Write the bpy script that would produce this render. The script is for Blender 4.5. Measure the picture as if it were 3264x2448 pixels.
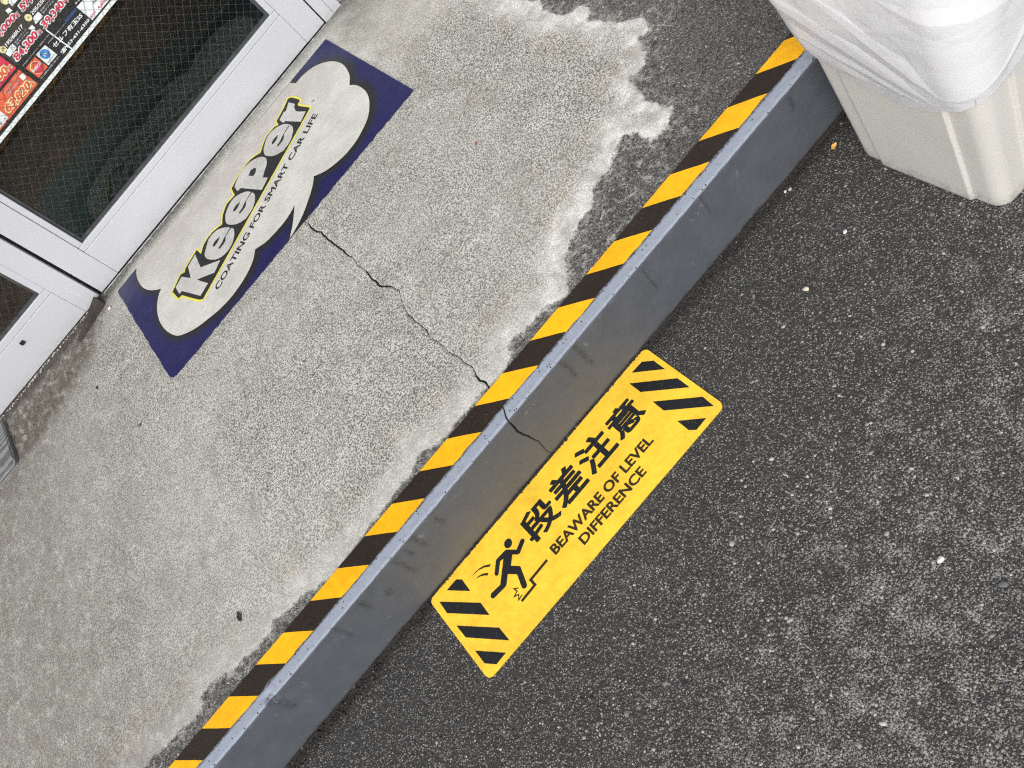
import bpy, bmesh, math, random
import numpy as np
from mathutils import Matrix, Vector
random.seed(7); rng = np.random.default_rng(11)
scene = bpy.context.scene
for o in list(bpy.data.objects): bpy.data.objects.remove(o)

# ------------------------------------------------------------------ camera, world, sun, exposure
cam_d = bpy.data.cameras.new('camera'); cam = bpy.data.objects.new('camera', cam_d)
scene.collection.objects.link(cam); scene.camera = cam
cam_d.sensor_width = 36.0; cam_d.lens = 2931.4 / 3264 * 36.0
cam_d.clip_start = 0.02; cam_d.clip_end = 400.0
cam.matrix_world = Matrix(((0.64580609, 0.76285417, 0.0314325, 0.44882722),
                           (-0.54771527, 0.49157295, -0.67702587, -1.0168347),
                           (-0.53192337, 0.42001137, 0.73528768, 1.31288312),
                           (0, 0, 0, 1)))
SUN_EL, SUN_AZ = math.radians(43), math.radians(214)       # azimuth clockwise from +Y
world = bpy.data.worlds.new('World'); scene.world = world; world.use_nodes = True
wn = world.node_tree; wn.nodes.clear()
sky = wn.nodes.new('ShaderNodeTexSky'); sky.sky_type = 'NISHITA'; sky.sun_disc = False
sky.sun_elevation = SUN_EL; sky.sun_rotation = SUN_AZ; sky.dust_density = 4.0; sky.air_density = 1.0; sky.ozone_density = 1.0
hs = wn.nodes.new('ShaderNodeHueSaturation'); hs.inputs['Saturation'].default_value = 0.28   # cloud cover
bg = wn.nodes.new('ShaderNodeBackground'); bg.inputs['Strength'].default_value = 0.15
wo = wn.nodes.new('ShaderNodeOutputWorld')
wn.links.new(sky.outputs[0], hs.inputs['Color']); wn.links.new(hs.outputs[0], bg.inputs['Color']); wn.links.new(bg.outputs[0], wo.inputs[0])
sd = bpy.data.lights.new('sun', 'SUN'); sd.energy = 1.35; sd.angle = math.radians(32); sd.color = (1.0, 0.97, 0.93)
sun = bpy.data.objects.new('sun', sd); scene.collection.objects.link(sun)
sun_dir = Vector((math.sin(SUN_AZ) * math.cos(SUN_EL), math.cos(SUN_AZ) * math.cos(SUN_EL), math.sin(SUN_EL)))
sun.rotation_euler = sun_dir.to_track_quat('Z', 'Y').to_euler(); sun.location = sun_dir * 20
vs = scene.view_settings; vs.view_transform = 'Standard'; vs.look = 'None'; vs.exposure = 0.27; vs.gamma = 1.0; vs.use_curve_mapping = False
scene.render.engine = 'CYCLES'; scene.cycles.filter_width = 1.2; scene.cycles.use_denoising = False
scene.cycles.max_bounces = 8; scene.cycles.transparent_max_bounces = 16; scene.cycles.caustics_reflective = False; scene.cycles.caustics_refractive = False

# ------------------------------------------------------------------ measured layout (metres: x along the step, y towards the shop, z up)
H = 0.1549            # height of the raised pavement
YR = 0.004            # face of the step
YT0, YT1 = 0.0311, 0.0806   # hazard tape
YD = 1.4387           # outer face of the doors
BOUND = [(1.0631, 0.7264), (1.0521, 0.6987), (1.0445, 0.6602), (1.0505, 0.6233), (1.0623, 0.6031), (1.0787, 0.6023), (1.089, 0.5904), (1.0857, 0.564), (1.0614, 0.538), (1.0712, 0.5041), (1.0781, 0.4684), (1.0872, 0.4485), (1.1006, 0.4253), (1.1081, 0.4167), (1.0966, 0.393), (1.0882, 0.3767), (1.0728, 0.3731), (1.0619, 0.3819), (1.0549, 0.3669), (1.0415, 0.3573), (1.0413, 0.3375), (1.0159, 0.3158), (0.999, 0.3182), (0.9811, 0.3234), (0.9732, 0.2997), (0.9634, 0.282), (0.9568, 0.2563), (0.9579, 0.2275), (0.9583, 0.2096), (0.9619, 0.1915), (0.9521, 0.1766), (0.9331, 0.1703), (0.9253, 0.1591), (0.9104, 0.1658), (0.8954, 0.1653), (0.8869, 0.1712), (0.8871, 0.1935), (0.8961, 0.2176), (0.8853, 0.2292), (0.8733, 0.2515), (0.8395, 0.2261), (0.8259, 0.2139), (0.8041, 0.2065), (0.7755, 0.2076), (0.7593, 0.2022), (0.7306, 0.1834), (0.7068, 0.1814), (0.6573, 0.161), (0.6213, 0.1414), (0.601, 0.1111), (0.5785, 0.0863), (0.5432, 0.1064), (0.5158, 0.1119), (0.4926, 0.11), (0.4781, 0.114), (0.454, 0.1238), (0.4421, 0.1183), (0.4358, 0.0938), (0.4175, 0.0891), (0.3881, 0.088), (0.3668, 0.0882), (0.3505, 0.0901), (0.316, 0.0873), (0.2864, 0.0907), (0.2552, 0.092), (0.2252, 0.1), (0.2017, 0.1072), (0.1721, 0.1015), (-0.0141, 0.0827), (-0.0682, 0.0769), (-0.1023, 0.0901), (-0.1291, 0.1099), (-0.1457, 0.1022), (-0.1747, 0.1126), (-0.2043, 0.116), (-0.2318, 0.1094), (-0.3038, 0.1189), (-0.3222, 0.121), (-0.3515, 0.1345), (-0.3746, 0.1389), (-0.3949, 0.1377), (-0.4002, 0.1161), (-0.4219, 0.1118), (-0.4458, 0.1144), (-0.4689, 0.1187), (-0.4922, 0.1229), (-0.5248, 0.1317), (-0.543, 0.1354), (-0.5573, 0.1285)]
CLOUD = [(0.6022, 1.3708), (0.611, 1.3431), (0.6379, 1.341), (0.67, 1.3271), (0.6966, 1.2973), (0.7137, 1.2579), (0.719, 1.217), (0.7135, 1.1791), (0.7025, 1.1467), (0.6825, 1.1183), (0.6912, 1.0959), (0.6936, 1.0647), (0.6898, 1.0319), (0.6792, 1.003), (0.6596, 0.9734), (0.6374, 0.9524), (0.6124, 0.9391), (0.5828, 0.9288), (0.5539, 0.9261), (0.5325, 0.9279), (0.5023, 0.937), (0.4752, 0.9515), (0.4524, 0.9733), (0.4392, 0.9559), (0.4178, 0.9363), (0.3925, 0.9176), (0.3665, 0.9011), (0.3357, 0.8876), (0.3062, 0.8795), (0.3359, 0.9101), (0.3707, 0.9561), (0.3446, 0.947), (0.3197, 0.9436), (0.2885, 0.9451), (0.2594, 0.9501), (0.2309, 0.9648), (0.2284, 0.9655), (0.209, 0.9434), (0.1871, 0.9295), (0.1604, 0.9194), (0.129, 0.9131), (0.0972, 0.9126), (0.065, 0.9181), (0.0321, 0.9294), (-0.0003, 0.9422), (-0.0271, 0.9601), (-0.0516, 0.9837), (-0.0651, 1.0164), (-0.0721, 1.0564), (-0.0717, 1.0976), (-0.0633, 1.1368), (-0.0508, 1.1644), (-0.0363, 1.1837), (-0.0208, 1.1968), (-0.032, 1.2102), (-0.0476, 1.2356), (-0.0592, 1.2713), (-0.0615, 1.3113), (-0.0554, 1.3487), (-0.045, 1.3729)]
LOGO_BACK = [(-0.0002, 1.1393), (0.0025, 1.0954), (0.0145, 1.0932), (0.0445, 1.013), (0.0554, 1.0047), (0.5761, 1.1968), (0.5788, 1.2046), (0.5663, 1.2499), (0.5696, 1.2614), (0.5782, 1.2623), (0.5798, 1.2737), (0.5725, 1.3109), (0.5646, 1.3203), (0.5358, 1.3042), (0.5005, 1.2905), (0.4956, 1.2685), (0.4851, 1.2782), (0.4532, 1.2794), (0.4218, 1.2576), (0.4105, 1.2473), (0.3804, 1.2657), (0.3386, 1.2638), (0.2908, 1.2455), (0.2849, 1.2097), (0.2546, 1.213), (0.2284, 1.1937), (0.2099, 1.1637), (0.1771, 1.177), (0.1425, 1.1716), (0.1185, 1.1501), (0.1165, 1.1779), (0.112, 1.1796), (0.0648, 1.1647), (0.0572, 1.1544), (0.0433, 1.164)]
LOGO_FILL = [[(0.0119, 1.142), (0.0429, 1.1539), (0.0591, 1.1153), (0.0707, 1.1605), (0.1076, 1.1739), (0.0978, 1.1092), (0.1492, 1.0569), (0.1154, 1.039), (0.071, 1.0817), (0.0881, 1.0307), (0.0512, 1.0201), (0.0202, 1.1044), (0.0104, 1.1042)], [(0.1308, 1.1432), (0.157, 1.1689), (0.1738, 1.1705), (0.192, 1.1647), (0.2055, 1.1504), (0.2155, 1.1345), (0.2245, 1.1075), (0.2213, 1.0921), (0.213, 1.0786), (0.1943, 1.061), (0.1665, 1.057), (0.1427, 1.0702), (0.126, 1.098), (0.1213, 1.1194), (0.124, 1.1351)], [(0.2269, 1.1739), (0.2363, 1.1865), (0.256, 1.2006), (0.2741, 1.2044), (0.2898, 1.199), (0.3043, 1.1866), (0.3163, 1.17), (0.3238, 1.1411), (0.3199, 1.1241), (0.3112, 1.1104), (0.2927, 1.095), (0.2635, 1.0889), (0.2386, 1.1049), (0.2222, 1.1324), (0.219, 1.154)], [(0.4191, 1.2426), (0.4277, 1.254), (0.4492, 1.2725), (0.4678, 1.2765), (0.4859, 1.2704), (0.4999, 1.2575), (0.5111, 1.2402), (0.5164, 1.2118), (0.5115, 1.1941), (0.5032, 1.1821), (0.4818, 1.165), (0.4531, 1.1608), (0.4292, 1.1783), (0.415, 1.2058), (0.4127, 1.2259)], [(0.2982, 1.2391), (0.3202, 1.2548), (0.3472, 1.2646), (0.3765, 1.2589), (0.4016, 1.2365), (0.4099, 1.2136), (0.4075, 1.1965), (0.397, 1.1801), (0.3807, 1.1674), (0.3686, 1.1554), (0.3776, 1.1348), (0.342, 1.1181), (0.3079, 1.2077), (0.2958, 1.21)], [(0.5061, 1.2817), (0.5313, 1.2921), (0.5358, 1.2861), (0.5589, 1.3063), (0.5662, 1.2708), (0.5576, 1.2638), (0.5534, 1.2394), (0.5676, 1.2019), (0.5366, 1.1859), (0.513, 1.2524), (0.5058, 1.2538)]]
LOGO_DARK = [[(0.1843, 1.1319), (0.1692, 1.1361), (0.1579, 1.1326), (0.1544, 1.1249), (0.1591, 1.1217), (0.1713, 1.1232)], [(0.1968, 1.1112), (0.191, 1.1012), (0.1814, 1.0948), (0.1631, 1.0945), (0.163, 1.1013), (0.1787, 1.1044), (0.1902, 1.1114), (0.2215, 1.1214), (0.2221, 1.1166)], [(0.2833, 1.1657), (0.2682, 1.1699), (0.2568, 1.1664), (0.2531, 1.1585), (0.2576, 1.1553), (0.27, 1.1568)], [(0.2953, 1.1445), (0.2892, 1.1344), (0.2793, 1.1279), (0.2609, 1.1275), (0.261, 1.1345), (0.2769, 1.1376), (0.2887, 1.1448), (0.3205, 1.1549), (0.321, 1.1501)], [(0.4756, 1.2346), (0.4613, 1.2388), (0.4501, 1.2353), (0.4461, 1.2276), (0.4503, 1.2244), (0.4623, 1.2258)], [(0.486, 1.2137), (0.4796, 1.2038), (0.4697, 1.1973), (0.4519, 1.197), (0.4524, 1.2039), (0.4679, 1.2069), (0.4796, 1.214), (0.5109, 1.2239), (0.5111, 1.2192)], [(0.3455, 1.2177), (0.3589, 1.2274), (0.3709, 1.2202), (0.3719, 1.2097), (0.3621, 1.1998), (0.3532, 1.1981)]]
TAG = [(0.0956, 0.9752), (0.5787, 1.146), (0.0903, 0.9969)]
TM = [(0.5935, 1.2052), (0.6023, 1.205), (0.5932, 1.2132)]
BARS = [[(0.0638, -0.0155), (0.0723, -0.0256), (0.0709, -0.0558), (0.0381, -0.0154)], [(0.0143, -0.0193), (0.0721, -0.0892), (0.071, -0.12), (0.013, -0.0487)], [(0.0128, -0.0817), (0.0702, -0.1518), (0.0704, -0.1836), (0.0133, -0.1127)], [(0.0123, -0.1449), (0.0524, -0.194), (0.0278, -0.1947), (0.0123, -0.1761)], [(0.5766, -0.0161), (0.5905, -0.0344), (0.5905, -0.0651), (0.5504, -0.0149)], [(0.5326, -0.0263), (0.5903, -0.0976), (0.5901, -0.1285), (0.5328, -0.0571)], [(0.5325, -0.0899), (0.59, -0.1607), (0.5886, -0.1889), (0.5322, -0.1195)], [(0.5321, -0.1535), (0.5651, -0.1929), (0.54, -0.1936), (0.5318, -0.1823)]]
FIG = [(0.1689, -0.0578), (0.1821, -0.0741), (0.1999, -0.0668), (0.2027, -0.068), (0.2044, -0.0705), (0.204, -0.0736), (0.2023, -0.0756), (0.1836, -0.084), (0.1804, -0.0841), (0.1779, -0.0826), (0.1708, -0.0739), (0.1557, -0.0874), (0.1656, -0.0997), (0.1671, -0.1024), (0.1666, -0.1061), (0.1559, -0.1364), (0.1537, -0.1398), (0.15, -0.1407), (0.1464, -0.1387), (0.1451, -0.1342), (0.154, -0.1088), (0.1419, -0.0935), (0.129, -0.1052), (0.1259, -0.107), (0.1221, -0.1071), (0.0988, -0.1049), (0.095, -0.104), (0.0931, -0.1017), (0.0926, -0.0977), (0.0946, -0.0947), (0.0983, -0.0936), (0.1194, -0.0962), (0.1541, -0.0653), (0.1466, -0.0636), (0.13, -0.0785), (0.1269, -0.0795), (0.1245, -0.0777), (0.1233, -0.0745), (0.1247, -0.0713), (0.1418, -0.0554), (0.1445, -0.0546), (0.1663, -0.0563)]
HEAD = [(0.1818, -0.0593), (0.1797, -0.0601), (0.1775, -0.0603), (0.1754, -0.06), (0.1734, -0.059), (0.1718, -0.0576), (0.1707, -0.0557), (0.17, -0.0535), (0.1699, -0.0513), (0.1704, -0.049), (0.1715, -0.0469), (0.173, -0.0451), (0.1749, -0.0437), (0.177, -0.0429), (0.1792, -0.0427), (0.1814, -0.0431), (0.1834, -0.044), (0.185, -0.0455), (0.1861, -0.0474), (0.1868, -0.0495), (0.1868, -0.0518), (0.1863, -0.0541), (0.1852, -0.0562), (0.1837, -0.058)]
SWISH = [[(0.0899, -0.0384), (0.0992, -0.0376), (0.1104, -0.0391), (0.1197, -0.0431), (0.1304, -0.0519), (0.1262, -0.0541), (0.1174, -0.0459), (0.1073, -0.041), (0.0993, -0.0393)], [(0.0911, -0.0486), (0.0997, -0.0485), (0.1078, -0.0519), (0.1168, -0.06), (0.1131, -0.063), (0.1074, -0.0562), (0.1006, -0.0512)]]
STEPLINE = [(0.2097, -0.1365), (0.1656, -0.1373), (0.1653, -0.1505), (0.1294, -0.1516)]
IMPACT = [(0.1403, -0.1293), (0.1333, -0.1233), (0.1346, -0.1316), (0.125, -0.134), (0.1333, -0.1383), (0.1272, -0.1454), (0.1374, -0.144)]
KANJI = [('段', (0.2107, -0.0994, 0.2861, -0.0379)), ('差', (0.2907, -0.098, 0.359, -0.0341)), ('注', (0.3662, -0.0981, 0.4389, -0.0341)), ('意', (0.4453, -0.0963, 0.5138, -0.0378))]
ENG = [('BEAWARE OF LEVEL', [(0.2259, -0.1441), (0.4819, -0.1448), (0.2262, -0.1234)]), ('DIFFERENCE', [(0.2729, -0.1747), (0.4342, -0.1744), (0.2729, -0.1548)])]
P_ENEOS = [(0.207, 0.6042), (0.2419, 0.6044), (0.2417, 0.6391), (0.2068, 0.6386)]
P_BLUE = [(0.2449, 0.6052), (0.2784, 0.6051), (0.2788, 0.6379), (0.2472, 0.6397)]
P_CIRC = [(0.2618, 0.6248), (0.2751, 0.6243)]
P_RED1 = [(0.1951, 0.5962), (0.1947, 0.6474)]
P_RED0 = [(0.1948, 0.6522), (0.1941, 0.6744)]
P_TXT = [('39,340', [(0.3092, 0.6565), (0.3814, 0.6557), (0.3129, 0.6736)], 'R'), ('円', [(0.384, 0.6569), (0.3943, 0.6571), (0.3846, 0.6658)], 'R'), ('84,300', [(0.2078, 0.6581), (0.2864, 0.6578), (0.213, 0.6759)], 'R'), ('円', [(0.2906, 0.6589), (0.2992, 0.6585), (0.2916, 0.6677)], 'R'), ('195/60R17', [(0.2218, 0.6959), (0.2823, 0.6951), (0.224, 0.7035)], 'W'), ('205/55R17', [(0.3161, 0.6959), (0.3779, 0.6949), (0.3179, 0.7034)], 'W'), ('57,800', [(0.31, 0.7128), (0.3828, 0.7121), (0.3128, 0.7294)], 'R'), ('120,000', [(0.1966, 0.7177), (0.2862, 0.7156), (0.2032, 0.7316)], 'R'), ('円', [(0.2887, 0.7161), (0.2978, 0.7149), (0.2905, 0.7252)], 'R'), ('セルフ有玉SS', [(0.2864, 0.6167), (0.3885, 0.614), (0.2893, 0.6278)], 'W'), ('☎053-431-6350', [(0.2859, 0.5966), (0.3903, 0.5964), (0.2881, 0.6054)], 'W'), ('63,820', [(0.094, 0.6047), (0.1783, 0.602), (0.1029, 0.6239)], 'Y'), ('円', [(0.1827, 0.6038), (0.1919, 0.6033), (0.1827, 0.6124)], 'Y'), ('4,400', [(0.4251, 0.5974), (0.4534, 0.5963), (0.4253, 0.6037)], 'r'), ('販売中', [(0.3968, 0.5985), (0.4152, 0.5983), (0.3978, 0.6039)], 'r'), ('8,800', [(0.4279, 0.613), (0.4441, 0.6127), (0.4288, 0.6177)], 'k'), ('タイヤ', [(0.399, 0.6408), (0.4228, 0.6401), (0.3991, 0.6455)], 'W'), ('ENEOS', [(0.2105, 0.6195), (0.2385, 0.6195), (0.2117, 0.626)], 'W'), ('本田宮田 有玉台インター', [(0.2857, 0.6343), (0.3497, 0.6326), (0.2862, 0.6372)], 'w'), ('表示価格はタイヤ4本分です。工賃別途になります。', [(0.208, 0.645), (0.3058, 0.6445), (0.2085, 0.6479)], 'w'), ('詳しくは店頭係員までお気軽にご相談ください', [(0.2085, 0.5981), (0.277, 0.5982), (0.2092, 0.6025)], 'w'), ('装着バランス', [(0.239, 0.6867), (0.2814, 0.6871), (0.2404, 0.6901)], 'w'), ('廃タイヤ込', [(0.239, 0.6817), (0.2797, 0.6809), (0.2396, 0.6852)], 'w'), ('装着バランス', [(0.3347, 0.6869), (0.3749, 0.6864), (0.3356, 0.6907)], 'w'), ('廃タイヤ込', [(0.3343, 0.6809), (0.3733, 0.6802), (0.3352, 0.6847)], 'w'), ('取付工賃 / バランス', [(0.1309, 0.6391), (0.1887, 0.6409), (0.1317, 0.6433)], 'w'), ('工賃込み6,820円', [(0.1298, 0.63), (0.1741, 0.631), (0.1316, 0.6348)], 'w'), ('00', [(0.1459, 0.6622), (0.1766, 0.6615), (0.1531, 0.6788)], 'Y'), ('円', [(0.1798, 0.6612), (0.1907, 0.6602), (0.1806, 0.6701)], 'Y'), ('セール', [(0.0591, 0.6043), (0.0832, 0.6035), (0.061, 0.6091)], 'k'), ('17', [(0.2065, 0.6966), (0.2151, 0.6969), (0.2082, 0.7014)], 'k'), ('11', [(0.3029, 0.6974), (0.3078, 0.6977), (0.3036, 0.7023)], 'k')]
P_WBOX = [[(0.2065, 0.6783), (0.234, 0.679), (0.2353, 0.6916), (0.2072, 0.6916)], [(0.3039, 0.6794), (0.3298, 0.6778), (0.3309, 0.6918), (0.311, 0.6918)], [(0.287, 0.6753), (0.2971, 0.6747), (0.2977, 0.6846), (0.286, 0.6853)], [(0.2843, 0.7343), (0.2964, 0.7322), (0.2966, 0.7414), (0.2861, 0.7433)], [(0.3954, 0.5934), (0.4657, 0.5929), (0.4544, 0.6336), (0.3953, 0.6368)], [(0.3036, 0.7377), (0.3444, 0.7374), (0.3476, 0.7493), (0.3056, 0.751)], [(0.1796, 0.6262), (0.1915, 0.6258), (0.1931, 0.6366), (0.1819, 0.6387)], [(0.0543, 0.6011), (0.087, 0.6006), (0.0884, 0.6238), (0.055, 0.6255)]]
P_LAB = [(0.3513, 0.6324), (0.391, 0.6317), (0.3917, 0.6382), (0.3525, 0.6385)]
P_YC = [(0.2112, 0.698), (0.3056, 0.6993), (0.3027, 0.7556)]
P_SEAM = [(0.3089, 0.6569), (0.3109, 0.5891)]
P_EDGE = [(0.0308, 0.5854), (0.4723, 0.5777), (0.0394, 0.5912), (0.4644, 0.5862)]
STREAK = [(0.517, 0.147), (0.515, 0.111), (0.481, 0.149), (0.482, 0.1), (0.516, 0.088), (0.091, 0.149), (0.042, 0.145), (0.037, 0.093), (-0.053, 0.144), (-0.054, 0.117), (-0.114, 0.15), (-0.114, 0.107), (-0.277, 0.133), (-0.277, 0.095), (-0.014, 0.092), (0.846, 0.183), (0.841, 0.14), (0.845, 0.111), (1.063, 0.132), (0.687, 0.14), (0.689, 0.084)]


# ------------------------------------------------------------------ helpers
def link(o, parent=None):
    scene.collection.objects.link(o)
    if parent is not None: o.parent = parent
    return o
def tag(o, label=None, cat=None, group=None, kind=None):
    for k, v in (('label', label), ('category', cat), ('group', group), ('kind', kind)):
        if v: o[k] = v
    return o
def empty(name, loc=(0, 0, 0)):
    o = bpy.data.objects.new(name, None); o.empty_display_size = 0.05; link(o); o.location = loc
    return o
def mesh(name, verts, faces, mat, parent=None, smooth=False, mats=None, fm=None):
    me = bpy.data.meshes.new(name); me.from_pydata([tuple(v) for v in verts], [], [tuple(f) for f in faces])
    for m in (mats or [mat]): me.materials.append(m)
    if fm is not None: me.polygons.foreach_set('material_index', fm)
    if smooth: me.polygons.foreach_set('use_smooth', [True] * len(me.polygons))
    me.update()
    o = bpy.data.objects.new(name, me); link(o, parent)
    if parent is not None: o.matrix_parent_inverse = Matrix.Translation(-Vector(parent.location))
    return o
def bm_obj(name, bm, mat, parent=None, smooth=False):
    me = bpy.data.meshes.new(name); bm.to_mesh(me); bm.free(); me.materials.append(mat)
    if smooth: me.polygons.foreach_set('use_smooth', [True] * len(me.polygons))
    o = bpy.data.objects.new(name, me); link(o, parent)
    if parent is not None: o.matrix_parent_inverse = Matrix.Translation(-Vector(parent.location))
    return o
def box(name, x0, x1, y0, y1, z0, z1, mat, parent=None, bev=0.0, seg=2):
    bm = bmesh.new(); bmesh.ops.create_cube(bm, size=1)
    for v in bm.verts:
        v.co = ((x0 + x1) / 2 + v.co.x * (x1 - x0), (y0 + y1) / 2 + v.co.y * (y1 - y0), (z0 + z1) / 2 + v.co.z * (z1 - z0))
    if bev: bmesh.ops.bevel(bm, geom=bm.edges[:], offset=bev, segments=seg, affect='EDGES', profile=0.5)
    return bm_obj(name, bm, mat, parent)
def smooth_closed(pts, n=4, sharp=60):
    """Catmull-Rom through a closed outline, keeping corners sharper than `sharp` degrees."""
    P = [Vector((a, b)) for a, b in pts]; m = len(P); out = []
    def corner(i):
        d0 = P[i] - P[i - 1]; d1 = P[(i + 1) % m] - P[i]
        return d0.length < 1e-7 or d1.length < 1e-7 or math.degrees(d0.angle(d1)) > sharp
    cs = [corner(i) for i in range(m)]
    for i in range(m):
        p1, p2 = P[i], P[(i + 1) % m]
        p0 = P[i - 1] if not cs[i] else p1 - (p2 - p1)
        p3 = P[(i + 2) % m] if not cs[(i + 1) % m] else p2 + (p2 - p1)
        for k in range(n):
            t = k / n
            q = 0.5 * ((2 * p1) + (p2 - p0) * t + (2 * p0 - 5 * p1 + 4 * p2 - p3) * t * t + (3 * p1 - p0 - 3 * p2 + p3) * t ** 3)
            out.append((q.x, q.y))
    return out
def area2(p): return sum(p[i - 1][0] * p[i][1] - p[i][0] * p[i - 1][1] for i in range(len(p)))
def offset_poly(pts, d):
    if area2(pts) < 0: pts = pts[::-1]
    n = len(pts); out = []
    for i in range(n):
        a = Vector(pts[i - 1]); b = Vector(pts[i]); c = Vector(pts[(i + 1) % n])
        n0 = Vector(((b - a).y, -(b - a).x)).normalized(); n1 = Vector(((c - b).y, -(c - b).x)).normalized()
        m = n0 + n1
        m = m.normalized() / max(0.55, math.sqrt(max(0.0, (1 + n0.dot(n1)) / 2))) if m.length > 1e-6 else n0
        out.append(tuple(b + m * d))
    return out
def sheet(name, pts, z, mat, parent=None, thick=0.0, plane='xy', y=0.0):
    """flat printed or cut sheet with a given outline"""
    if area2(pts) < 0: pts = pts[::-1]
    if plane == 'xy': f = lambda a, b, t: (a, b, z - t)
    else: f = lambda a, b, t: (a, y + t, b)
    vs_ = [f(a, b, 0) for a, b in pts]; n = len(pts); fs = [list(range(n))]
    if thick:
        vs_ += [f(a, b, thick) for a, b in pts]
        fs += [[(i + 1) % n, i, n + i, n + (i + 1) % n] for i in range(n)] + [list(range(2 * n - 1, n - 1, -1))]
    return mesh(name, vs_, fs, mat, parent)
def stroke(pts, w):
    """outline of a polyline of width w, mitred"""
    L, R_ = [], []
    for i, p in enumerate(pts):
        p = Vector(p); d0 = (p - Vector(pts[i - 1])).normalized() if i else None; d1 = (Vector(pts[i + 1]) - p).normalized() if i < len(pts) - 1 else None
        d0 = d0 or d1; d1 = d1 or d0; t = (d0 + d1).normalized(); nn = Vector((-t.y, t.x)); k = w / 2 / max(0.35, nn.dot(Vector((-d0.y, d0.x))))
        L.append(tuple(p + nn * k)); R_.append(tuple(p - nn * k))
    return L + R_[::-1]
dg = None
def text_mesh(body, bold):
    c = bpy.data.curves.new('lettering', 'FONT'); c.body = body; c.size = 1.0; c.offset = bold; c.resolution_u = 3; c.fill_mode = 'FRONT'
    o = bpy.data.objects.new('lettering', c); scene.collection.objects.link(o)
    bpy.context.view_layer.update(); d = bpy.context.evaluated_depsgraph_get()
    me = bpy.data.meshes.new_from_object(o.evaluated_get(d))
    bpy.data.objects.remove(o); bpy.data.curves.remove(c)
    return me
def lettering(name, body, quad, z, mat, parent, bold=0.0, plane='xy', y=0.0, ref_bold=None, heavy=0.0):
    """set type into the box bottom-left, bottom-right, top-left; heavy thickens the strokes"""
    me = text_mesh(body, bold)
    if heavy:
        bm = bmesh.new(); bm.from_mesh(me); src = bm.verts[:] + bm.edges[:] + bm.faces[:]
        for q, (a, b) in enumerate(((1, 0), (-1, 0), (0, 0.75), (0, -0.75), (0.7, 0.55), (-0.7, 0.55), (0.7, -0.55), (-0.7, -0.55))):
            d = bmesh.ops.duplicate(bm, geom=src)['geom']; bmesh.ops.translate(bm, verts=[e for e in d if isinstance(e, bmesh.types.BMVert)], vec=(a * heavy, b * heavy, 0.001 * (q + 1)))
        bm.to_mesh(me); bm.free()
    dz = np.empty(len(me.vertices) * 3); me.vertices.foreach_get('co', dz); dz = dz.reshape(-1, 3)[:, 2] * 0.012
    co = np.empty(len(me.vertices) * 3); me.vertices.foreach_get('co', co); co = co.reshape(-1, 3)
    if ref_bold is not None and ref_bold != bold:
        mr = text_mesh(body, ref_bold); cr = np.empty(len(mr.vertices) * 3); mr.vertices.foreach_get('co', cr); cr = cr.reshape(-1, 3); lo, hi = cr.min(0), cr.max(0); bpy.data.meshes.remove(mr)
    else: lo, hi = co.min(0), co.max(0)
    u = (co[:, 0] - lo[0]) / (hi[0] - lo[0]); v = (co[:, 1] - lo[1]) / (hi[1] - lo[1])
    bl, br, tl = (np.array(q) for q in quad)
    P = bl + u[:, None] * (br - bl) + v[:, None] * (tl - bl)
    if plane == 'xy': out = np.column_stack([P, z + dz])
    else: out = np.column_stack([P[:, 0], y - dz, P[:, 1]])
    me.vertices.foreach_set('co', out.astype(np.float32).ravel()); me.materials.clear(); me.materials.append(mat); me.update()
    o = bpy.data.objects.new(name, me); link(o, parent)
    if parent is not None: o.matrix_parent_inverse = Matrix.Translation(-Vector(parent.location))
    return o
def vnoise(x, y, s, seed=0):
    r = np.random.default_rng(seed).random((256, 256)); X = x * s; Y = y * s; i = np.floor(X).astype(int); j = np.floor(Y).astype(int); a = X - i; b = Y - j
    a = a * a * (3 - 2 * a); b = b * b * (3 - 2 * b); i &= 255; j &= 255; i1 = (i + 1) & 255; j1 = (j + 1) & 255
    return (r[i, j] * (1 - a) + r[i1, j] * a) * (1 - b) + (r[i, j1] * (1 - a) + r[i1, j1] * a) * b
def fbm(x, y, s, o=4, seed=0): return sum(vnoise(x, y, s * 2 ** k, seed + k) * 0.5 ** k for k in range(o)) / sum(0.5 ** k for k in range(o))
def sstep(a, b, x): t = np.clip((x - a) / (b - a), 0, 1); return t * t * (3 - 2 * t)
def poly_sdf(px, py, poly):
    """signed distance, positive inside"""
    d = np.full(px.shape, 1e9); ins = np.zeros(px.shape, bool); n = len(poly)
    for i in range(n):
        ax, ay = poly[i - 1]; bx, by = poly[i]; ex, ey = bx - ax, by - ay; l2 = ex * ex + ey * ey + 1e-12
        t = np.clip(((px - ax) * ex + (py - ay) * ey) / l2, 0, 1); d = np.minimum(d, (px - ax - t * ex) ** 2 + (py - ay - t * ey) ** 2)
        if ay != by: ins ^= ((ay > py) != (by > py)) & (px < (bx - ax) * (py - ay) / (by - ay) + ax)
    return np.where(ins, 1, -1) * np.sqrt(d)
def fattr(me, name, arr):
    a = me.attributes.new(name, 'FLOAT', 'POINT'); a.data.foreach_set('value', np.ascontiguousarray(arr, dtype=np.float32).ravel())

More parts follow.
